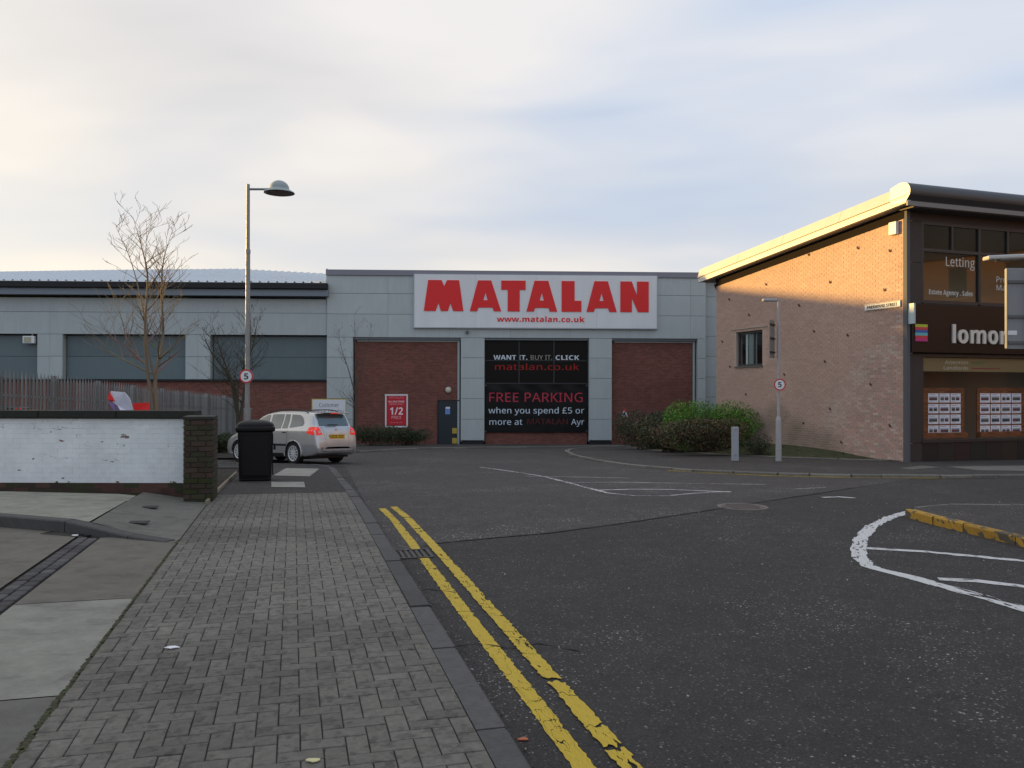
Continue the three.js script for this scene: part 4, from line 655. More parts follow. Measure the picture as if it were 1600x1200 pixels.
  part('verge_end', extr(prof.map(([a, b]) => [-a, b]), 0.02).rotateY(Math.PI / 2).translate(-0.425, eaveY, 0), alu, shop);
  part('eave_strip', box(WIDTH + 0.7, 0.13, 0.06, WIDTH / 2 - 0.06, rb(-0.45) - 0.02, 0.5), mat([0.24, 0.22, 0.2], 0.6), shop);
  part('front_soffit', box(WIDTH + 0.3, 0.04, 0.52, WIDTH / 2, rb(0) - 0.05, 0.22), soff, shop);
  // things fixed to the gable
  const SH = [BC[0], 0, BC[1]], ST = Math.asin(0.3285);
  { const p = gab(1399, 357), o = thing('alarm_box', 'white alarm box high on the sunlit brick gable', 'alarm box', SH, ST); part('cover', rbox(0.12, 0.38, 0.3, 0.03, -0.06, p.y, p.z), mat([0.75, 0.73, 0.74], 0.4), o); part('back_plate', box(0.03, 0.34, 0.26, -0.0, p.y, p.z), M.galv, o); }
  { const a = gab(1353, 481), b = gab(1408, 474.5), o = thing('street_nameplate', 'white street nameplate on the brick gable', 'street sign', SH, ST), cy = (a.y + b.y) / 2; part('plate', box(0.03, 0.19, b.z - a.z, -0.03, cy, (a.z + b.z) / 2), M.white, o); part('lettering', textGeo('PARKHOUSE STREET', fontBold, -(b.z - a.z) / 2 + 0.1, (b.z - a.z) / 2 - 0.1, -0.045, 0.09, 0.006).rotateY(-Math.PI / 2).translate(-0.047, cy, (a.z + b.z) / 2), mat([0.05, 0.05, 0.055], 0.6), o); part('rim', [box(0.02, 0.014, b.z - a.z - 0.04, -0.04, cy + 0.08, (a.z + b.z) / 2), box(0.02, 0.014, b.z - a.z - 0.04, -0.04, cy - 0.08, (a.z + b.z) / 2)], mat([0.3, 0.3, 0.3], 0.6), o); }
  { const p = onShop(1116, 446, 'z', -DEPTH - 0.1), o = thing('rain_hopper', 'dark rainwater hopper at the far eave of the brick gable', 'rainwater hopper', SH, ST); part('hopper', cyl(0.06, 0.18, 0.26, p.x + 0.25, p.y - 0.2, -DEPTH - 0.2, 14), M.trimDark, o); part('spout', box(0.3, 0.1, 0.2, p.x + 0.3, p.y + 0.1, -DEPTH - 0.2), mat([0.45, 0.44, 0.42], 0.6), o); part('pipe', cyl(0.05, 0.05, 6.2, p.x + 0.25, p.y - 6.4, -DEPTH - 0.2, 12), M.trimDark, o); }
}
// ---------------------------------------------------------------- outside the frame: garage row added to shade the street, and the reflected terrace
{
  const g = thing('added_shade_garages', 'long low garage row added out of frame to shade the street', 'building', [-48, 0, -14]);
  part('wall', box(8, 5.5, 74, 0, 1.15, 0), mat([0.3, 0.2, 0.16], 0.9, { map: grainTex }), g); part('roof', box(8.6, 0.2, 74.6, 0, 3.9, 0), M.coping, g);
  for (let k = 0; k < 14; k++) part('door', box(0.06, 2.2, 3.2, 4.02, 0.9, -33 + k * 5), mat([0.2, 0.26, 0.3], 0.6), g);
  const t = thing('sandstone_terrace', 'three storey red sandstone terrace across the street', 'building', [44, 0, -6], Math.PI / 2);
  const stone = mat([0.36, 0.2, 0.13], 0.9, { map: concreteTex }), pale = mat([0.42, 0.29, 0.2], 0.9, { map: concreteTex });
  part('wall', box(56, 10.6, 8, 0, 4.9, 4.1), stone, t); part('roof', extr([[-4.4, 0], [4.4, 0], [0, 3.2]], 56.4).rotateY(Math.PI / 2).translate(-28.2, 10.2, 4.1), mat([0.07, 0.07, 0.08], 0.7), t);
  for (let f = 0; f < 3; f++) for (let k = 0; k < 16; k++) { const w = part('window', [box(1.5, 0.16, 0.2, -26 + k * 3.45, 1.0 + f * 3.3 - 0.1, 0.02), box(1.5, 0.18, 0.2, -26 + k * 3.45, 3.1 + f * 3.3, 0.02)], pale, t); part('pane', box(1.1, 1.95, 0.06, -26 + k * 3.45, 2.0 + f * 3.3, 0.1), mat([0.03, 0.035, 0.04], 0.1), w); }
}
// ---------------------------------------------------------------- white wall, brick pier
{
  const W = thing('white_wall', 'white painted brick wall with a dark coping beside the raised pad', 'wall', [0, 0, 0]);
  const zf = -12.6, x1 = -4.66, x0 = -14, top = 1.13, r = rng(61);
  part('core', box(x1 - x0, top + 0.4, 0.2, (x0 + x1) / 2, (top - 0.4) / 2, zf - 0.11), mat([0.5, 0.5, 0.48], 0.9), W);
  // worn paint over the bricks: chips show dark red brick and grey mortar
  const paint = tex(2048, 512, (x, y) => {
    const X = x / 2048 * 5, Y = y / 512 * 1.25, n = fbm(X * 3, Y * 3, 501, 4), f = fbm(X * 14, Y * 14, 505, 3);
    let v = 238 + (n - 0.5) * 22 + (f - 0.5) * 14, c = [v * 0.985, v * 0.995, v];
    const chip = fbm(X * 2.2, Y * 9, 507, 4) + (f - 0.5) * 0.25; if (chip > 0.835) c = [140, 116, 108]; else if (chip > 0.82) c = [175, 174, 168];
    const crack = Math.abs(fbm(X * 1.6, Y * 12, 511, 4) - 0.5); if (crack < 0.004 && fbm(X * 2, Y * 3, 513, 2) > 0.55) c = [140, 138, 128];
    if (Y < 0.2 && fbm(X * 6, Y * 12, 515, 4) > 0.56 + Y * 1.2) c = [92, 92, 58];
    return c;
  });
  const pm = mat([0.95, 0.955, 0.94], 0.65, { map: paint, bumpMap: bumpTex, bumpScale: 0.003 }), raw = [[0.1, 0.052, 0.04], [0.06, 0.045, 0.032], [0.055, 0.055, 0.025], [0.12, 0.065, 0.048]].map((c) => mat(c, 0.95, { map: grainTex }));
  for (let j = -1; j < 15; j++) for (let i = 0; i < 43; i++) {
    const off = j & 1 ? 0.1125 : 0, a = x1 - (i + 1) * 0.225 + off, b = Math.min(a + 0.2244, x1), y = j * 0.075 + 0.002; if (b - a < 0.03 || a < x0) continue;
    const bare = j < 2, g = rbox(b - a, 0.0745, 0.1, 0.0022, 0, 0, 0, 1), p = [(a + b) / 2, y + 0.0375, zf - 0.05 + (r() - 0.5) * 0.0022];
    const uv = g.attributes.uv, q = g.attributes.position; for (let k = 0; k < uv.count; k++) uv.setXY(k, (q.getX(k) + p[0] + 20) / 5, (q.getY(k) + p[1]) / 1.25);
    part('brick', g, bare ? raw[r() * 4 | 0] : pm, W, p);
  }
  for (let k = 0; k < 8; k++) part('coping_stone', metric(rbox(1.17, 0.115, 0.34, 0.012, 0, 0, 0, 1), 1), mat([0.022 + 0.006 * r(), 0.022 + 0.005 * r(), 0.021], 0.85, { map: grainTex, bumpMap: bumpTex, bumpScale: 0.008 }), W, [x1 - 0.16 - 0.585 - k * 1.178, top + 0.065, zf - 0.1]);
  const P = thing('brick_pier', 'dark mossy brick pier at the end of the white wall', 'brick pier', [-4.49, 0, -11.86], 0.2586);
  part('core', box(0.37, 1.5, 0.6, 0, 0.4, -0.32), mat([0.06, 0.055, 0.045], 1), P);
  const tones = [[0.058, 0.042, 0.03], [0.072, 0.048, 0.036], [0.052, 0.052, 0.028], [0.066, 0.062, 0.033], [0.085, 0.056, 0.042]], tm = tones.map((c) => mat(c, 0.95, { map: grainTex, bumpMap: bumpTex, bumpScale: 0.006 }));
  const moss = mat([0.05, 0.06, 0.018], 1, { map: grainTex, bumpMap: bumpTex, bumpScale: 0.01 });
  for (let j = -2; j < 15; j++) {
    const y = j * 0.076 + 0.038, m = () => (j < 4 && r() < 0.55 ? moss : tm[r() * 5 | 0]), o = j & 1;
    for (const [w, x] of o ? [[0.2, -0.1025], [0.2, 0.1025]] : [[0.095, -0.155], [0.2, 0.0], [0.095, 0.155]]) part('brick', rbox(w - 0.006, 0.067, 0.1, 0.006, 0, 0, 0, 1), m(), P, [x, y, -0.05 + (r() - 0.5) * 0.006]);
    for (let k = 0; k < 3; k++) part('brick', rbox(0.1, 0.067, 0.208, 0.006, 0, 0, 0, 1), m(), P, [0.152 + (r() - 0.5) * 0.004, y, -0.21 - k * 0.215 - (o ? 0.03 : 0)]);
  }
  part('cap', metric(rbox(0.42, 0.05, 0.68, 0.012, 0, 0, 0, 1), 1), mat([0.035, 0.034, 0.03], 0.9, { map: grainTex }), P, [0, 1.165, -0.33]);
}
// ---------------------------------------------------------------- palisade fence
{
  const F = thing('palisade_fence', 'galvanised palisade fence running back behind the white wall', 'fence');
  const line = (d) => [-9.85 - (d - 16) * 0.078, -d], H = 2.05, r = rng(71);
  const pg = merge([new THREE.CylinderGeometry(0.034, 0.034, H - 0.1, 10).translate(0, (H - 0.1) / 2, 0), new THREE.ConeGeometry(0.034, 0.17, 10).translate(0, H - 0.015, 0)]).scale(1, 1, 0.5);
  const pm = [0.8, 1, 1.15].map((k) => { const m = M.galv.clone(); m.color.setRGB(0.25 * k, 0.27 * k, 0.275 * k); return m; });
  const turn = Math.atan2(1, 0.078) ;
  for (let d = 13.5; d < 34; d += 0.155) { const [x, z] = line(d); part('pale', pg, pm[r() * 3 | 0], F, [x, G(x, z) + 0.03 + (r() - 0.5) * 0.02, z], [0, turn, 0]); }
  for (let d = 13.6; d < 34.5; d += 2.32) { const [x, z] = line(d); part('post', [box(0.11, H + 0.12, 0.05, 0, H / 2, 0), box(0.05, H + 0.12, 0.1, 0, H / 2, 0.002), box(0.12, 0.1, 0.12, 0, H * 0.78, 0), box(0.12, 0.1, 0.12, 0, H * 0.2, 0)], M.galv, F, [x - 0.07, G(x, z), z]); }
  for (const hgt of [0.42, 1.62]) for (let d = 13.5; d < 33.4; d += 2.32) { const a = line(d), b = line(d + 2.32), A = new THREE.Vector3(a[0] - 0.03, G(...a) + hgt, a[1]), B = new THREE.Vector3(b[0] - 0.03, G(...b) + hgt, b[1]); const m = part('rail', box(0.045, 0.05, A.distanceTo(B)), M.galv, F); m.position.copy(A).lerp(B, 0.5); m.lookAt(B); }
  // closed end panel facing the street
  const e = line(34); for (let k = 0; k < 4; k++) part('pale', pg, pm[r() * 3 | 0], F, [e[0] + k * 0.155, G(...e) + 0.03, e[1]]); for (const hgt of [0.42, 1.62]) part('rail', box(0.6, 0.05, 0.045, e[0] + 0.28, G(...e) + hgt, e[1] - 0.04), M.galv, F);
}
// loose white and red sheeting caught on the fence
{
  const S = thing('torn_banner', 'crumpled white and red banner sheet hanging behind the white wall', 'banner'), d = 16.2;
  const piece = (pts, m, dz) => { const s = new THREE.Shape(pts.map(([x, y]) => { const p = at(x, y, d); return new THREE.Vector2(p.x, p.y); })); const g = new THREE.ExtrudeGeometry(s, { depth: 0.02, bevelEnabled: false }); const p = g.attributes.position; for (let i = 0; i < p.count; i++) p.setZ(i, p.getZ(i) + 0.1 * Math.sin(p.getX(i) * 9) - d + dz); g.computeVertexNormals(); part('sheet', g, m, S); };
  piece([[170, 611], [199, 613], [206, 622], [212, 648], [196, 648], [183, 634], [170, 627]], mat([0.72, 0.72, 0.82], 0.7, { side: THREE.DoubleSide }), 0);
  piece([[170, 612], [178, 626], [174, 628], [168, 624]], M.red, 0.06); piece([[168, 627], [176, 630], [190, 645], [184, 648]], mat([0.2, 0.12, 0.32], 0.7), 0.05); piece([[210, 630], [231, 629], [232, 648], [213, 648]], M.red, 0.02);
}
// ---------------------------------------------------------------- lamp columns and signs
function roundel(parent, y, r, z) {
  part('sign_plate', cyl(r, r, 0.006, 0, 0, 0, 40).rotateX(Math.PI / 2).translate(0, y, z), M.white, parent); part('sign_ring', new THREE.RingGeometry(r * 0.78, r * 0.995, 40).translate(0, y, z + 0.0085), mat([0.55, 0.03, 0.035], 0.5, { side: THREE.DoubleSide }), parent);
  part('sign_number', textGeo('5', fontBold, -r * 0.3, r * 0.3, y - r * 0.42, r * 0.84, 0.004).translate(0, 0, z + 0.008), mat([0.02, 0.02, 0.022], 0.6), parent);
}
{
  const p = at(386.5, 640, 17), y = G(p.x, -17), L1 = thing('lamp_column', 'tall galvanised lamp column with a domed lantern behind the litter bin', 'street lamp', [p.x, y, -17]);
  const topY = at(388, 288, 17).y - y; part('base', cyl(0.075, 0.07, 1.4, 0, 0, 0, 20), M.galv, L1); part('column', cyl(0.05, 0.045, topY - 2.8, 0, 1.4, 0, 20), M.galv, L1); part('upper_column', cyl(0.038, 0.034, 1.4, 0, topY - 1.4, 0, 20), M.galv, L1); part('collar', cyl(0.052, 0.05, 0.08, 0, topY - 1.42, 0, 20), M.galv, L1);
  part('arm', cyl(0.024, 0.024, 0.42, 0, 0, 0, 12).rotateZ(-Math.PI / 2).translate(0, topY - 0.1, 0), M.galv, L1);
  const dome = []; for (let k = 0; k <= 12; k++) { const t = k / 12 * Math.PI / 2; dome.push(new THREE.Vector2(0.175 * Math.cos(t) + 0.0001, 0.18 * Math.sin(t))); }
  const lan = part('lantern', [new THREE.LatheGeometry([new THREE.Vector2(0.31, -0.05), new THREE.Vector2(0.305, -0.035), new THREE.Vector2(0.215, 0.02), ...dome.map((v) => new THREE.Vector2(v.x * 1.15, v.y + 0.03))], 32).translate(0.64, topY - 0.13, 0)], mat([0.3, 0.36, 0.36], 0.45, { side: THREE.DoubleSide }), L1);
  part('lens', cyl(0.27, 0.29, 0.02, 0.64, topY - 0.19, 0, 32), mat([0.12, 0.1, 0.07], 0.3), lan); part('spigot', cyl(0.035, 0.035, 0.16, 0, 0, 0, 12).rotateZ(-Math.PI / 2).translate(0.33, topY - 0.11, 0), mat([0.3, 0.36, 0.36], 0.5), lan);
  const S = thing('speed_sign', 'round 5 limit sign on the tall lamp column behind the litter bin', 'road sign', [p.x, at(387, 588, 17).y, -17]); roundel(S, 0, 0.145, 0.075); part('clamp', box(0.05, 0.05, 0.06, 0, 0, 0.045), M.galv, S);
}
{
  const d = 24, p = at(1216.5, 718, d), y = G(p.x, -d) - 0.02, L2 = thing('lamp_column', 'short pale lamp column with a thick base in front of the brick gable', 'street lamp', [p.x, y, -d]);
  const Y = (py) => at(1216, py, d).y - y, pale = mat([0.45, 0.46, 0.47], 0.55, { map: grainTex });
  part('base', cyl(0.085, 0.08, Y(657), 0, 0, 0, 20), pale, L2); part('shoulder', cyl(0.08, 0.045, 0.12, 0, Y(657), 0, 20), pale, L2); part('column', cyl(0.045, 0.035, Y(468) - Y(657) - 0.12, 0, Y(657) + 0.12, 0, 20), pale, L2);
  part('lantern', rbox(0.42, 0.08, 0.16, 0.03, -0.26, Y(469), 0), mat([0.4, 0.41, 0.42], 0.5), L2); part('arm', cyl(0.025, 0.025, 0.2, 0, 0, 0, 10).rotateZ(Math.PI / 2).translate(0.02, Y(469), 0), pale, L2); part('inspection_door', box(0.08, 0.35, 0.02, 0, 0.55, 0.082), pale, L2);
  const S = thing('speed_sign', 'round 5 limit sign on the pale lamp column by the brick gable', 'road sign', [p.x + 0.01, at(1217, 601, d).y, -d]); roundel(S, 0, 0.175, 0.075); part('clamp', box(0.05, 0.05, 0.06, 0, 0, 0.045), M.galv, S);
  const B = thing('side_sign', 'grey backed sign plate seen edge on, on the pale lamp column', 'road sign', [p.x - 0.13, at(1216, 530, d).y, -d + 0.02], 1.0); part('plate', box(0.5, 1.1, 0.012, -0.02, 0, -0.06), mat([0.2, 0.2, 0.2], 0.6), B); for (const q of [-0.38, 0.02, 0.42]) part('rail', box(0.46, 0.05, 0.03, -0.02, q, -0.04), M.trimDark, B);
}
{ // sign on the traffic island, seen from behind, with its own lamp arm
  const d = 10.6, a = at(1575, 545, d), b = at(1575, 418, d), x0 = a.x, g = G(0, -d) + 0.02, S = thing('island_sign', 'grey back of a large road sign standing on the traffic island', 'road sign', [x0 + 0.5, g, -d]);
  const gm = mat([0.26, 0.26, 0.265], 0.55), h = b.y - a.y; part('plate', rbox(1.0, h, 0.014, 0.006, 0, (a.y + b.y) / 2 - g, -0.05), gm, S);
  part('edge', [box(0.012, h - 0.02, 0.045, -0.496, (a.y + b.y) / 2 - g, -0.045), box(0.012, h - 0.02, 0.045, 0.496, (a.y + b.y) / 2 - g, -0.045)], gm, S);
  for (const t of [0.08, 0.4, 0.83]) part('rail', box(0.97, 0.035, 0.03, 0, lerp(a.y, b.y, t) - g, -0.03), mat([0.12, 0.12, 0.12], 0.6), S);
  part('sticker', box(0.12, 0.055, 0.004, -0.42, lerp(a.y, b.y, 0.2) - g, -0.041), M.white, S);
  for (const s of [-0.18, 0.18]) part('post', cyl(0.044, 0.044, b.y - g, s, 0, 0.02, 18), M.galv, S);
  const l = at(1557, 397, d); const lamp = part('lamp_head', rbox(0.62, 0.055, 0.16, 0.02, 0, 0, 0), mat([0.5, 0.5, 0.48], 0.4), S, [l.x - x0 - 0.5 + 0.31, l.y - g, -0.25], [0, 0, 0.05]); part('lamp_glass', box(0.4, 0.02, 0.12, 0.05, -0.032, 0), mat([0.1, 0.1, 0.1], 0.3), lamp); part('lamp_arm', box(0.04, 0.04, 0.3, 0.28, l.y - g, -0.12), M.galv, S);
}
{ // marker post in the planting bed
  const p = at(1148.5, 708, 23.7), y = G(p.x, p.z) + 0.01, B = thing('marker_post', 'short pale square marker post in front of the shrubs', 'post', [p.x, y, p.z]); const h = at(1148, 667, 23.7).y - y;
  part('post', rbox(0.19, h, 0.12, 0.015, 0, h / 2, 0), mat([0.4, 0.43, 0.47], 0.6, { map: grainTex }), B); for (const q of [0.92, 0.18]) part('fixing', box(0.06, 0.03, 0.01, 0, h * q, 0.064), M.galv, B);
  const q = at(976, 650, 36), W = thing('warning_triangle', 'tiny triangular warning sign on the red brick bay by the shrubs', 'warning sign', [q.x, q.y, -40.9]); const k = 40.9 / 36; W.position.x = q.x * k; W.position.y = 1.6 + (q.y - 1.6) * k;
  part('plate', extr([[-0.16, -0.02], [0.16, -0.02], [0.02, 0.34], [-0.02, 0.34]], 0.01), M.white, W); part('figure', extr([[-0.05, 0.04], [0.04, 0.04], [0.03, 0.17], [-0.02, 0.2]], 0.006).translate(0, 0, 0.012), M.black, W); part('apex', extr([[-0.06, 0.24], [0.06, 0.24], [0.015, 0.34], [-0.015, 0.34]], 0.004).translate(0, 0, 0.011), M.red, W);
}
{ // parking sign behind the car
  const d = 33, a = at(487, 623, d), b = at(541, 668, d), S = thing('parking_sign', 'white sign board with yellow edge behind the silver car', 'sign', [(a.x + b.x) / 2, G(0, -d), -d]), w = b.x - a.x, h = a.y - b.y, cy = (a.y + b.y) / 2 - G(0, -d);
  const t = canvasTex(512, 420, (g, W, H) => { g.fillStyle = '#c9b23c'; g.fillRect(0, 0, W, H); g.fillStyle = '#dfe3e8'; g.fillRect(12, 12, W - 24, H - 24); g.fillStyle = '#55606c'; g.textAlign = 'center'; g.font = '84px sans-serif'; g.fillText('Customer', W / 2, 120, 300); g.fillText('Pay & Display', W / 2, 215, 440); });
  part('board', box(w, h, 0.02, 0, cy, 0), M.galv, S); part('printed_face', new THREE.PlaneGeometry(w - 0.01, h - 0.01).translate(0, cy, 0.0125), mat([1, 1, 1], 0.55, { map: t }), S); for (const s of [-0.4, 0.4]) part('post', cyl(0.035, 0.035, cy + h / 2, s * w, 0, -0.05, 12), M.galv, S);
}
// ---------------------------------------------------------------- litter bin
{
  const p = onGround(391, 752), B = thing('litter_bin', 'black square litter bin with a domed hood on the footpath', 'litter bin', [p.x, G(p.x, p.z), p.z - 0.3], 0.3); B.scale.setScalar(1.12);
  const plastic = pmat([0.006, 0.006, 0.0065], 0.5, { specularIntensity: 0.5, bumpMap: bumpTex, bumpScale: 0.001 });
  const body = new RoundedBoxGeometry(0.56, 0.84, 0.52, 4, 0.05), q = body.attributes.position; for (let i = 0; i < q.count; i++) { const t = (q.getY(i) + 0.42) / 0.84, k = lerp(0.93, 1.02, t); q.setX(i, q.getX(i) * k); q.setZ(i, q.getZ(i) * k); } body.computeVertexNormals();
  part('body', body.translate(0, 0.43, 0), plastic, B); part('plinth', rbox(0.52, 0.05, 0.48, 0.02, 0, 0.025, 0), plastic, B);
  part('rim', rbox(0.64, 0.09, 0.6, 0.035, 0, 0.87, 0, 4), plastic, B);
  const hood = new THREE.SphereGeometry(1, 32, 12, 0, Math.PI * 2, 0, Math.PI / 2), hp = hood.attributes.position; for (let i = 0; i < hp.count; i++) { const x = hp.getX(i), z = hp.getZ(i), m = Math.max(Math.abs(x), Math.abs(z)), l = Math.hypot(x, z) || 1, s = m > 1e-4 ? lerp(1, l / m, 0.7) : 1; hp.setXYZ(i, x * s * 0.305, hp.getY(i) ** 0.7 * 0.115, z * s * 0.285); } hood.computeVertexNormals();
  part('hood', hood.translate(0, 0.905, 0), plastic, B); part('door_panel', rbox(0.42, 0.66, 0.02, 0.008, 0, 0.42, 0.262), plastic, B); part('side_ribs', [box(0.015, 0.7, 0.03, 0.285, 0.43, 0.12), box(0.015, 0.7, 0.03, 0.285, 0.43, -0.12)], plastic, B); part('handle', box(0.06, 0.1, 0.03, 0.3, 0.56, 0.1), plastic, B);
  part('label_sticker', box(0.004, 0.13, 0.09, 0.287, 0.53, 0.2), mat([0.45, 0.46, 0.48], 0.6), B);
}
// ---------------------------------------------------------------- cars
const carWheel = (() => {
  const tyre = new THREE.LatheGeometry([[0.2, -0.09], [0.27, -0.1], [0.298, -0.085], [0.305, -0.05], [0.305, 0.05], [0.298, 0.085], [0.27, 0.1], [0.2, 0.09]].map((p) => new THREE.Vector2(...p)), 36).rotateX(Math.PI / 2);
  const sp = []; for (let k = 0; k < 12; k++) sp.push(box(0.034, 0.17, 0.02, 0, 0.115, 0.075).rotateZ(k / 12 * Math.PI * 2));
  return { tyre, rim: merge([new THREE.TorusGeometry(0.205, 0.02, 8, 36).translate(0, 0, 0.075), cyl(0.05, 0.05, 0.03, 0, 0, 0, 16).rotateX(Math.PI / 2).translate(0, 0, 0.06), ...sp]), well: cyl(0.2, 0.2, 0.05, 0, 0, 0, 24).rotateX(Math.PI / 2).translate(0, 0, 0.0) };
})();
function makeCar(name, label, paint, x, z, turn, yOff) {
  const C = thing(name, label, 'car', [x, G(x, z) + yOff, z]);
  const slope = (G(0, z - 0.5) - G(0, z + 0.5)) / -1; C.quaternion.setFromUnitVectors(new THREE.Vector3(0, 1, 0), new THREE.Vector3(0, 1, -slope).normalize()).multiply(new THREE.Quaternion().setFromAxisAngle(new THREE.Vector3(0, 1, 0), turn));
  const K = [[0, .55, .3, .5, .45], [.04, .64, .24, .62, .5], [.15, .72, .2, .72, .55], [.35, .8, .19, .78, .6], [.7, .9, .19, .81, .62], [1.02, .97, .19, .82, .66], [1.12, 1.02, .19, .82, .66], [1.4, 1.2, .19, .82, .62], [1.7, 1.37, .19, .82, .59], [1.95, 1.44, .19, .82, .585], [2.4, 1.485, .19, .82, .59], [3.0, 1.48, .2, .82, .585], [3.5, 1.46, .21, .815, .575], [3.8, 1.43, .22, .8, .56], [3.9, 1.4, .23, .79, .55], [3.97, 1.29, .24, .775, .55], [4.04, 1.15, .25, .76, .56], [4.1, 1.03, .27, .745, .6], [4.14, .97, .29, .735, .62], [4.17, .84, .3, .72, .62], [4.21, .72, .31, .7, .6], [4.235, .6, .34, .66, .56], [4.24, .5, .38, .6, .5]];
  const st = []; for (let k = 0; k + 1 < K.length; k++) { const n = Math.max(1, Math.ceil((K[k + 1][0] - K[k][0]) / 0.06)); for (let i = 0; i < n; i++) st.push(K[k].map((v, c) => lerp(v, K[k + 1][c], i / n))); } st.push(K[K.length - 1]);
  const rows = st.map(([sx, top, y0, w, wr]) => {
    const belt = Math.min(0.95, top - 0.09), hi = top > 1.08, mid = Math.min(0.62, (y0 + top) / 2);
    const c = [[0, y0], [w * 0.86, y0], [w * 0.97, y0 + 0.05], [w, lerp(y0, mid, 0.7)], [w, mid], [w * 0.985, belt - 0.04], [hi ? w * 0.955 : w * 0.95, belt], [hi ? lerp(w * 0.95, wr, 0.55) : w * 0.86, hi ? lerp(belt, top - 0.07, 0.55) : top - 0.035], [hi ? wr + 0.02 : w * 0.6, hi ? top - 0.06 : top - 0.012], [wr * 0.8, top - 0.016], [0, top]];
    const curve = new THREE.CatmullRomCurve3(c.map(([a, b]) => new THREE.Vector3(a, b, 0)), false, 'catmullrom', 0.35).getPoints(40); return curve.map((v) => [sx - 2.12, v.y, Math.max(0, v.x)]);
  });
  const mb = new MB(), wheelAt = [[-1.29, 0.3], [1.2, 0.3]], n = rows[0].length, pos = [], idx = [];
  for (const s of [1, -1]) { const o = pos.length / 3; rows.forEach((rw) => rw.forEach((p) => pos.push(p[0], p[1], p[2] * s))); for (let i = 0; i + 1 < rows.length; i++) for (let j = 0; j + 1 < n; j++) { const m = rows[i][j], q = rows[i + 1][j + 1], cx = (m[0] + q[0]) / 2, cy = (m[1] + q[1]) / 2; if ((m[2] + q[2]) / 2 > 0.55 && wheelAt.some(([wx, wy]) => Math.hypot(cx - wx, cy - wy) < 0.355)) continue; const a = o + i * n + j; s > 0 ? idx.push(a, a + n, a + 1, a + 1, a + n, a + n + 1) : idx.push(a, a + 1, a + n, a + 1, a + n + 1, a + n); } }
  const bg = new THREE.BufferGeometry(); bg.setAttribute('position', new THREE.Float32BufferAttribute(pos, 3)); bg.setIndex(idx); bg.computeVertexNormals(); bg.setAttribute('uv', new THREE.Float32BufferAttribute(new Float32Array(pos.length / 3 * 2), 2));
  const body = part('body', bg, paint, C); part('rear_cap', new THREE.ShapeGeometry(new THREE.Shape(rows[rows.length - 1].map((p) => new THREE.Vector2(p[2], p[1])).concat(rows[rows.length - 1].slice().reverse().map((p) => new THREE.Vector2(-p[2], p[1]))))).rotateY(Math.PI / 2).translate(2.12, 0, 0), paint, body);
  // patches laid on the body by projecting an outline from one side
  const bins = {}; for (let k = 0; k < idx.length; k += 3) { const t = [idx[k], idx[k + 1], idx[k + 2]].map((i) => [pos[i * 3], pos[i * 3 + 1], pos[i * 3 + 2]]), ys = t.map((p) => p[1]); for (let q = Math.floor(Math.min(...ys) * 25); q <= Math.floor(Math.max(...ys) * 25); q++) (bins[q] ??= []).push(t); }
  const hit = (view, a, b) => {
    const ax = view === 'left' || view === 'right' ? 0 : 2, dp = 2 - ax, sg = view === 'left' || view === 'rear' ? 1 : -1; let best = null;
    for (const [p, q, r] of bins[Math.floor(b * 25)] ?? []) { const d = (q[ax] - p[ax]) * (r[1] - p[1]) - (r[ax] - p[ax]) * (q[1] - p[1]); if (Math.abs(d) < 1e-12) continue; const v = ((a - p[ax]) * (r[1] - p[1]) - (r[ax] - p[ax]) * (b - p[1])) / d, w = ((q[ax] - p[ax]) * (b - p[1]) - (a - p[ax]) * (q[1] - p[1])) / d; if (v < -1e-6 || w < -1e-6 || v + w > 1 + 1e-6) continue; const h = p[dp] + v * (q[dp] - p[dp]) + w * (r[dp] - p[dp]); if (best === null || h * sg > best * sg) best = h; }
    if (best === null) return null; const o = new THREE.Vector3(0, b, 0); o.setComponent(ax, a); o.setComponent(dp, best); return o;
  };
  const patch = (pname, view, poly, m, parent, off = 0.005) => {
    const P = []; const put = (a, b, c) => { const e = [[a, b], [b, c], [c, a]].map(([p, q]) => Math.hypot(p[0] - q[0], p[1] - q[1])), mx = Math.max(...e); if (mx > 0.07) { const k = e.indexOf(mx), t = [a, b, c], p = t[k], q = t[(k + 1) % 3], r = t[(k + 2) % 3], h = [(p[0] + q[0]) / 2, (p[1] + q[1]) / 2]; put(p, h, r); put(h, q, r); return; } const v = [a, b, c].map((p) => hit(view, ...p)); if (v.some((q) => !q)) return; const d = { left: [0, 0, 1], right: [0, 0, -1], rear: [1, 0.25, 0], front: [-1, 0.25, 0] }[view]; for (const q of v) P.push(q.x + d[0] * off, q.y + d[1] * off, q.z + d[2] * off); };
    for (const t of tri2(poly)) put(...t); const g = new THREE.BufferGeometry(); g.setAttribute('position', new THREE.Float32BufferAttribute(P, 3)); g.setAttribute('uv', new THREE.Float32BufferAttribute(new Float32Array(P.length / 3 * 2), 2)); g.computeVertexNormals(); return part(pname, g, m, parent);
  };
  const X = (p) => p.map(([a, b]) => [a - 2.12, b]), glassM = pmat([0.085, 0.115, 0.12], 0.06, { clearcoat: 1, clearcoatRoughness: 0.03, side: THREE.DoubleSide }), trim = mat([0.015, 0.015, 0.016], 0.5, { side: THREE.DoubleSide }), lightM = mat([0.45, 0.02, 0.02], 0.2, { side: THREE.DoubleSide, emissive: new THREE.Color(0.5, 0.02, 0.01), emissiveIntensity: 0.5 }), lens = mat([0.6, 0.5, 0.45], 0.15, { side: THREE.DoubleSide });
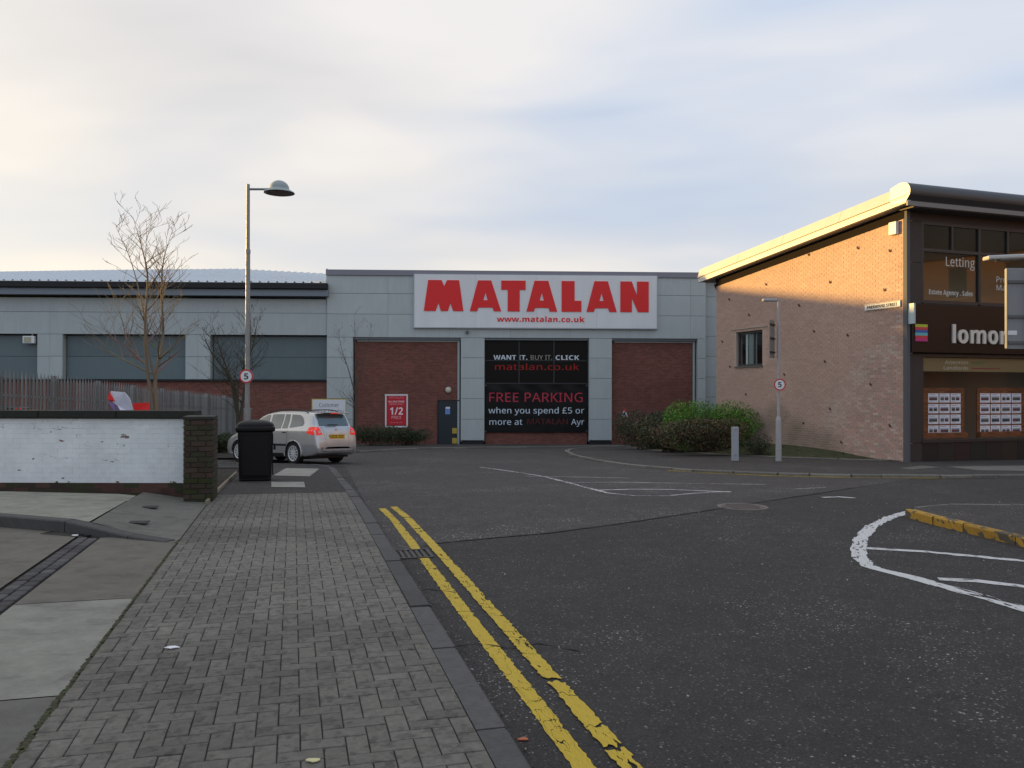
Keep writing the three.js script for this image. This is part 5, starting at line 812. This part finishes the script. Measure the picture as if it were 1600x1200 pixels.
  for (const v of ['left', 'right']) {
    for (const w of [[[1.28, .97], [2.1, .97], [2.1, 1.37], [1.98, 1.37], [1.72, 1.29]], [[2.19, .97], [2.72, .98], [2.72, 1.385], [2.19, 1.385]], [[2.78, .985], [3.02, .99], [2.98, 1.38], [2.78, 1.385]], [[3.1, 1.0], [3.62, 1.06], [3.64, 1.14], [3.52, 1.3], [3.4, 1.36], [3.06, 1.375]]]) patch('side_window', v, X(w), glassM, C);
    patch('door_moulding', v, X([[1.15, .5], [3.1, .5], [3.1, .56], [1.15, .56]]), trim, C); patch('sill', v, X([[1.2, .21], [2.95, .21], [2.95, .3], [1.2, .3]]), trim, C);
    for (const xx of [2.14, 3.05]) patch('door_gap', v, X([[xx, .33], [xx + 0.012, .33], [xx + 0.012, .95], [xx, .95]]), trim, C, 0.003);
    patch('tail_light', v, X([[3.86, .86], [4.12, .8], [4.1, .98], [4.02, 1.04], [3.9, 1.02]]), lightM, C, 0.008);
    const s = v === 'left' ? 1 : -1; for (const xx of [1.95, 2.92]) part('door_handle', rbox(0.17, 0.03, 0.035, 0.012, xx - 2.12, 0.875, s * 0.815), trim, C); part('door_mirror', rbox(0.12, 0.13, 0.2, 0.04, 1.33 - 2.12, 1.01, s * 0.88), paint, C);
    part('roof_rail', new THREE.TubeGeometry(new THREE.CatmullRomCurve3([[1.95, 1.4], [2.1, 1.475], [2.6, 1.515], [3.4, 1.495], [3.68, 1.42]].map(([a, b]) => new THREE.Vector3(a - 2.12, b, s * 0.575))), 20, 0.016, 6), trim, C);
    for (const [wx, wy] of wheelAt) { const w = part('wheel', carWheel.well, trim, C, [wx, wy, s * 0.715], [0, s > 0 ? 0 : Math.PI, 0]); part('tyre', carWheel.tyre, mat([0.014, 0.014, 0.015], 0.85), w); part('rim', carWheel.rim, mat([0.72, 0.73, 0.75], 0.4, { metalness: 0.3 }), w); part('wheel_arch', new THREE.TorusGeometry(0.358, 0.018, 8, 30, Math.PI * 1.12).rotateZ(-0.06 * Math.PI).translate(wx, wy, s * 0.808), paint, C); }
  }
  part('wheel_well', [box(0.74, 0.55, 1.36, -1.29, 0.42, 0), box(0.74, 0.55, 1.36, 1.2, 0.42, 0)], trim, C); part('underbody', box(3.4, 0.16, 1.3, 0.1, 0.26, 0), trim, C);
  patch('rear_window', 'rear', [[-.53, 1.06], [.53, 1.06], [.5, 1.36], [-.5, 1.36]], glassM, C, 0.01); patch('windscreen', 'front', [[-.6, 1.03], [.6, 1.03], [.52, 1.36], [-.52, 1.36]], glassM, C, 0.01);
  part('spoiler', rbox(0.24, 0.035, 1.06, 0.014, 3.97 - 2.12, 1.425, 0), paint, C); part('brake_light', box(0.03, 0.025, 0.26, 4.08 - 2.12, 1.405, 0), lightM, C); part('rear_wiper', box(0.02, 0.02, 0.36, 4.1 - 2.12 + 0.03, 1.09, 0.1), trim, C);
  for (const s of [-1, 1]) { patch('tail_light', 'rear', [[s * .5, .82], [s * .7, .8], [s * .7, 1.02], [s * .56, 1.02]].sort(() => 0), lightM, C, 0.012); patch('reverse_lens', 'rear', [[s * .53, .87], [s * .63, .86], [s * .63, .92], [s * .53, .92]], lens, C, 0.02); }
  patch('plate_recess', 'rear', [[-.36, .66], [.36, .66], [.36, .86], [-.36, .86]], paint, C, 0.004); patch('lower_bumper', 'rear', [[-.58, .36], [.58, .36], [.58, .47], [-.58, .47]], trim, C, 0.006);
  const pt = canvasTex(256, 56, (g, W, H) => { g.fillStyle = '#d8a81c'; g.fillRect(0, 0, W, H); g.fillStyle = '#2b2418'; for (const [a, w] of [[22, 20], [50, 22], [80, 18], [106, 22], [150, 22], [180, 20], [208, 24]]) { g.fillRect(a, 12, w, 7); g.fillRect(a, 12, 7, 32); g.fillRect(a, 36, w, 8); } });
  { const p = hit('rear', 0, 0.76); part('number_plate', box(0.015, 0.115, 0.52, p.x + 0.016, 0.765, 0), [mat([1, 1, 1], 0.5, { map: pt }), trim, trim, trim, trim, trim], C, undefined, undefined); }
  part('badge', cyl(0.04, 0.04, 0.02, 0, 0, 0, 16).rotateZ(Math.PI / 2).translate(hit('rear', 0, 0.95).x + 0.005, 0.95, 0), lens, C);
  for (const s of [-1, 1]) patch('headlight', 'front', [[s * .4, .66], [s * .62, .68], [s * .6, .78], [s * .42, .74]], lens, C, 0.01);
  return C;
}
const silver = pmat([0.53, 0.535, 0.535], 0.34, { metalness: 0.6, clearcoat: 1, clearcoatRoughness: 0.05, side: THREE.DoubleSide }), darkPaint = pmat([0.025, 0.028, 0.034], 0.35, { metalness: 0.3, clearcoat: 1, clearcoatRoughness: 0.05, side: THREE.DoubleSide });
makeCar('estate_car', 'silver estate car with lit tail lights turning away beyond the litter bin', silver, -6.5, -24.15, -37 * Math.PI / 180, ROAD + 0.006);
makeCar('parked_car', 'dark parked car behind the palisade fence, only its roof above the white wall', darkPaint, -13.0, -18.4, 0.05, -0.015);
// ---------------------------------------------------------------- bare trees
function bareTree(name, label, x, z, y, { seed, stems, spread = 1, col = [0.2, 0.15, 0.1], twigs = 3, bark = 0.9, start = 0.3, dens = 1, thin = 1, up = 0.5 }) {
  const T = thing(name, label, 'tree', [x, y, z]), r = rng(seed), trunk = new MB(), crown = new MB(), V = (a, b, c) => new THREE.Vector3(a, b, c);
  const shoot = (p0, dir, len, rad, level) => {
    const n = Math.max(4, Math.round(len / 0.12)), pts = [p0.clone()], rr = [rad], d = dir.clone(); const kids = [];
    for (let k = 1; k <= n; k++) { d.add(V((r() - 0.5) * 0.3, (r() - 0.5) * 0.16 + up * 0.1, (r() - 0.5) * 0.3)).normalize(); pts.push(pts[k - 1].clone().addScaledVector(d, len / n)); rr.push(Math.max(0.003, rad * (1 - 0.85 * k / n))); if (level < twigs && k > 1 && r() < (level === 1 ? 0.62 : 0.55) * dens) kids.push([pts[k].clone(), d.clone(), rr[k]]); }
    crown.tube(pts, rr, level < 2 ? 5 : 4, col.map((c) => c * lerp(0.8, 1.2, r())));
    for (const [p, dd, q] of kids) { const a = r() * 6.283, side = V(Math.cos(a), 0.35 * (r() - 0.2), Math.sin(a)); shoot(p, dd.clone().addScaledVector(side, 0.85).normalize(), len * lerp(0.28, 0.58, r()), Math.max(0.0028, q * 0.6), level + 1); }
  };
  for (const s of stems) {
    const c = new THREE.CatmullRomCurve3(s.pts.map((p) => V(...p))), N = 26, pts = c.getPoints(N), rr = pts.map((_, k) => Math.max(0.004, s.rad * Math.pow(1 - k / N, 0.8))); trunk.tube(pts, rr, 8, col);
    const total = c.getLength(); for (let k = Math.round(N * start); k <= N; k++) { const m = r() < 0.8 * dens ? 1 + (r() < 0.45 * dens ? 1 : 0) : 0; for (let q = 0; q < m; q++) { const a = r() * 6.283, t = k / N, l = total * lerp(0.34, 0.1, t) * lerp(0.6, 1.25, r()) * spread; shoot(pts[k], V(Math.cos(a), lerp(0.35, 0.9, t), Math.sin(a)).normalize(), l, Math.max(0.004, Math.min(rr[k] * 0.55, 0.02)) * thin, 1); } }
  }
  const bm = mat([1, 1, 1], bark, { vertexColors: true, map: grainTex }); part('trunk', trunk.geo(), bm, T); part('crown', crown.geo(), bm, T); return T;
}
{
  const d = 18, p = at(242, 640, d), y = G(p.x, -d), P = (px, py, dz) => { const q = at(px, py, d); return [q.x - p.x, q.y - y, dz]; };
  bareTree('bare_tree', 'slender bare tree with pale sunlit stems behind the white wall', p.x, -d, y, { seed: 12, col: [0.26, 0.2, 0.135], start: 0.34, dens: 0.98, spread: 0.98, up: 0.46, thin: 1.15, stems: [{ rad: 0.046, pts: [[0, -0.05, 0], P(240, 640, 0), P(231, 575, 0.05), P(230, 505, 0.1), P(232, 430, 0.05), P(224, 385, 0.1), P(208, 340, 0)] }, { rad: 0.05, pts: [[0.03, -0.05, 0.02], P(246, 640, 0.03), P(243, 590, 0), P(251, 535, -0.1), P(248, 455, -0.15), P(252, 408, -0.1), P(264, 365, -0.1)] }, { rad: 0.024, pts: [P(244, 600, 0), P(238, 550, 0.2), P(234, 490, 0.3), P(214, 410, 0.3), P(195, 360, 0.4)] }] });
  const d2 = 26, p2 = at(373, 690, d2), y2 = G(p2.x, -d2), P2 = (px, py, dz) => { const q = at(px, py, d2); return [q.x - p2.x, q.y - y2, dz]; };
  bareTree('bare_tree', 'dark many stemmed bare tree behind the tall lamp column', p2.x, -d2, y2, { seed: 31, col: [0.075, 0.066, 0.045], start: 0.3, dens: 1.15, spread: 0.9, up: 0.7, thin: 0.9, stems: [{ rad: 0.075, pts: [[0, -0.05, 0], P2(372, 660, 0), P2(368, 610, 0.1), P2(352, 560, 0.2), P2(336, 505, 0.3)] }, { rad: 0.06, pts: [[0.02, -0.05, 0], P2(376, 655, 0), P2(383, 590, -0.1), P2(388, 540, -0.2), P2(388, 490, -0.2)] }, { rad: 0.05, pts: [P2(371, 650, 0), P2(376, 600, 0.2), P2(397, 545, 0.2), P2(405, 495, 0.1)] }, { rad: 0.045, pts: [P2(370, 645, 0), P2(355, 590, -0.2), P2(322, 545, -0.3), P2(312, 520, -0.3)] }] });
  const d3 = 37.2, p3 = at(555, 690, d3), y3 = G(p3.x, -d3), P3 = (px, py, dz) => { const q = at(px, py, d3); return [q.x - p3.x, q.y - y3, dz]; };
  bareTree('bare_tree', 'thin young bare tree against the grey pillar of the store', p3.x, -d3, y3, { seed: 47, col: [0.12, 0.095, 0.07], start: 0.3, dens: 0.8, spread: 0.75, up: 0.85, stems: [{ rad: 0.05, pts: [[0, -0.05, 0], P3(556, 650, 0), P3(557, 600, 0.05), P3(555, 550, 0), P3(554, 492, 0)] }, { rad: 0.025, pts: [P3(556, 620, 0), P3(545, 575, 0.2), P3(535, 545, 0.2), P3(530, 515, 0.2)] }, { rad: 0.022, pts: [P3(556, 610, 0), P3(566, 570, -0.2), P3(574, 535, -0.2), P3(580, 505, -0.2)] }] });
}
// ---------------------------------------------------------------- shrubs
function shrub(name, label, x, z, y, w, h, dep, { n = 5000, seed = 1, cols, leaf = 0.06, twig = [0.06, 0.045, 0.03], lumps = 7, group } = {}) {
  const S = thing(name, label, 'shrub', [x, y, z], 0, group), r = rng(seed), mb = new MB(), tw = new MB(), balls = [];
  for (let k = 0; k < lumps; k++) balls.push([(r() - 0.5) * w * 0.72, h * lerp(0.3, 0.66, r()), (r() - 0.5) * dep * 0.6, w * lerp(0.19, 0.3, r()), h * lerp(0.28, 0.36, r()), dep * lerp(0.24, 0.36, r())]);
  for (let k = 0; k < n; k++) {
    const b = balls[r() * balls.length | 0], a = r() * 6.283, c = 2 * r() - 1, s = Math.sqrt(1 - c * c), R = Math.pow(r(), 0.22) * lerp(0.85, 1.12, fbm(a * 2, c * 3, seed + 9, 2)), nx = s * Math.cos(a), nz = s * Math.sin(a);
    const px = b[0] + nx * b[3] * R, py = b[1] + c * b[4] * R, pz = b[2] + nz * b[5] * R; if (py < 0.02) continue;
    const l = leaf * lerp(0.6, 1.3, r()), dx = r() - 0.5, dy = r() - 0.5, dz = r() - 0.5, e = [dx, dy, dz].map((v) => v / (Math.hypot(dx, dy, dz) || 1)), f = [nx * 0.5 + r() - 0.5, c * 0.5 + r() - 0.3, nz * 0.5 + r() - 0.5]; let g = [e[1] * f[2] - e[2] * f[1], e[2] * f[0] - e[0] * f[2], e[0] * f[1] - e[1] * f[0]]; const gl = Math.hypot(...g) || 1; g = g.map((v) => v / gl);
    const col0 = cols, col = col0[r() * col0.length | 0].map((v) => v * lerp(0.75, 1.25, r()));
    const q = (u, v) => [px + e[0] * l * u + g[0] * l * 0.5 * v, py + e[1] * l * u + g[1] * l * 0.5 * v, pz + e[2] * l * u + g[2] * l * 0.5 * v]; mb.quad(q(-0.5, 0), q(0, -0.5), q(0.5, 0), q(0, 0.5), col);
  }
  for (let k = 0; k < 26; k++) { const b = balls[r() * balls.length | 0], p = new THREE.Vector3((r() - 0.5) * w * 0.3, 0, (r() - 0.5) * dep * 0.3), q = new THREE.Vector3(b[0] + (r() - 0.5) * b[3], b[1] + (r() - 0.2) * b[4], b[2] + (r() - 0.5) * b[5]); tw.tube([p, p.clone().lerp(q, 0.5).add(new THREE.Vector3((r() - 0.5) * 0.15, 0.06, (r() - 0.5) * 0.15)), q], [0.014, 0.01, 0.004], 5, twig); }
  part('foliage', mb.geo(), mat([1, 1, 1], 0.7, { vertexColors: true, side: THREE.DoubleSide }), S); part('stem', tw.geo(), mat([1, 1, 1], 0.9, { vertexColors: true }), S); return S;
}
{
  const put = (px, d) => { const p = at(px, 690, d); return [p.x, -d, G(p.x, -d) + bedRise(p.x, -d) * 0.9]; };
  const dark = [[0.034, 0.06, 0.024], [0.046, 0.066, 0.026], [0.058, 0.064, 0.028]], brown = [[0.13, 0.085, 0.042], [0.16, 0.11, 0.055], [0.1, 0.08, 0.038], [0.06, 0.065, 0.025], [0.13, 0.085, 0.042], [0.04, 0.06, 0.022], [0.045, 0.055, 0.02]], bright = [[0.1, 0.24, 0.025], [0.12, 0.28, 0.03], [0.075, 0.18, 0.022]];
  const S = (px, d, w, h, dep, o, name, label) => { const [x, z, y] = put(px, d); return shrub(name, label, x, z, y, w, h, dep, o); };
  S(1012, 34.0, 3.1, 1.75, 2.0, { n: 14000, seed: 5, cols: dark, leaf: 0.085, lumps: 9 }, 'evergreen_shrub', 'dark evergreen shrub at the kerb end of the planting bed');
  S(1115, 30, 3.3, 1.95, 1.7, { n: 22000, seed: 8, cols: bright, leaf: 0.075, lumps: 14 }, 'evergreen_shrub', 'bright green domed shrub beside the brick gable');
  S(1100, 27.8, 3.5, 1.3, 1.5, { n: 17000, seed: 11, cols: brown, leaf: 0.075, lumps: 13 }, 'brown_shrub', 'brown leaved shrub in front of the bright green shrub');
  S(1050, 31.0, 2.6, 1.55, 1.6, { n: 12000, seed: 14, cols: [...dark, ...brown], leaf: 0.075, lumps: 10 }, 'mixed_shrub', 'olive brown shrub between the dark evergreen and the brown shrub');
  S(1186, 27.6, 1.1, 0.85, 0.9, { n: 1500, seed: 17, cols: [...dark, [0.05, 0.04, 0.028]], leaf: 0.055, lumps: 5 }, 'sparse_shrub', 'sparse dark shrub against the foot of the brick gable');
  const H = (px, d, w, h, dep, seed, label) => { const p = at(px, 690, d); shrub('low_hedge', label, p.x, -d, G(p.x, -d) - 0.02, w, h, dep, { n: 5500, seed, cols: dark, leaf: 0.07, lumps: 10 }); };
  H(583, 38.2, 2.3, 1.1, 1.3, 21, 'low dark hedge under the half price poster beside the silver car'); H(636, 38.9, 2.1, 0.95, 1.1, 23, 'low dark hedge between the half price poster and the side door');
  H(346, 29.5, 1.2, 0.8, 1.2, 27, 'low dark shrub at the foot of the many stemmed tree');
}
shade(scene);
renderer.render(scene, camera);
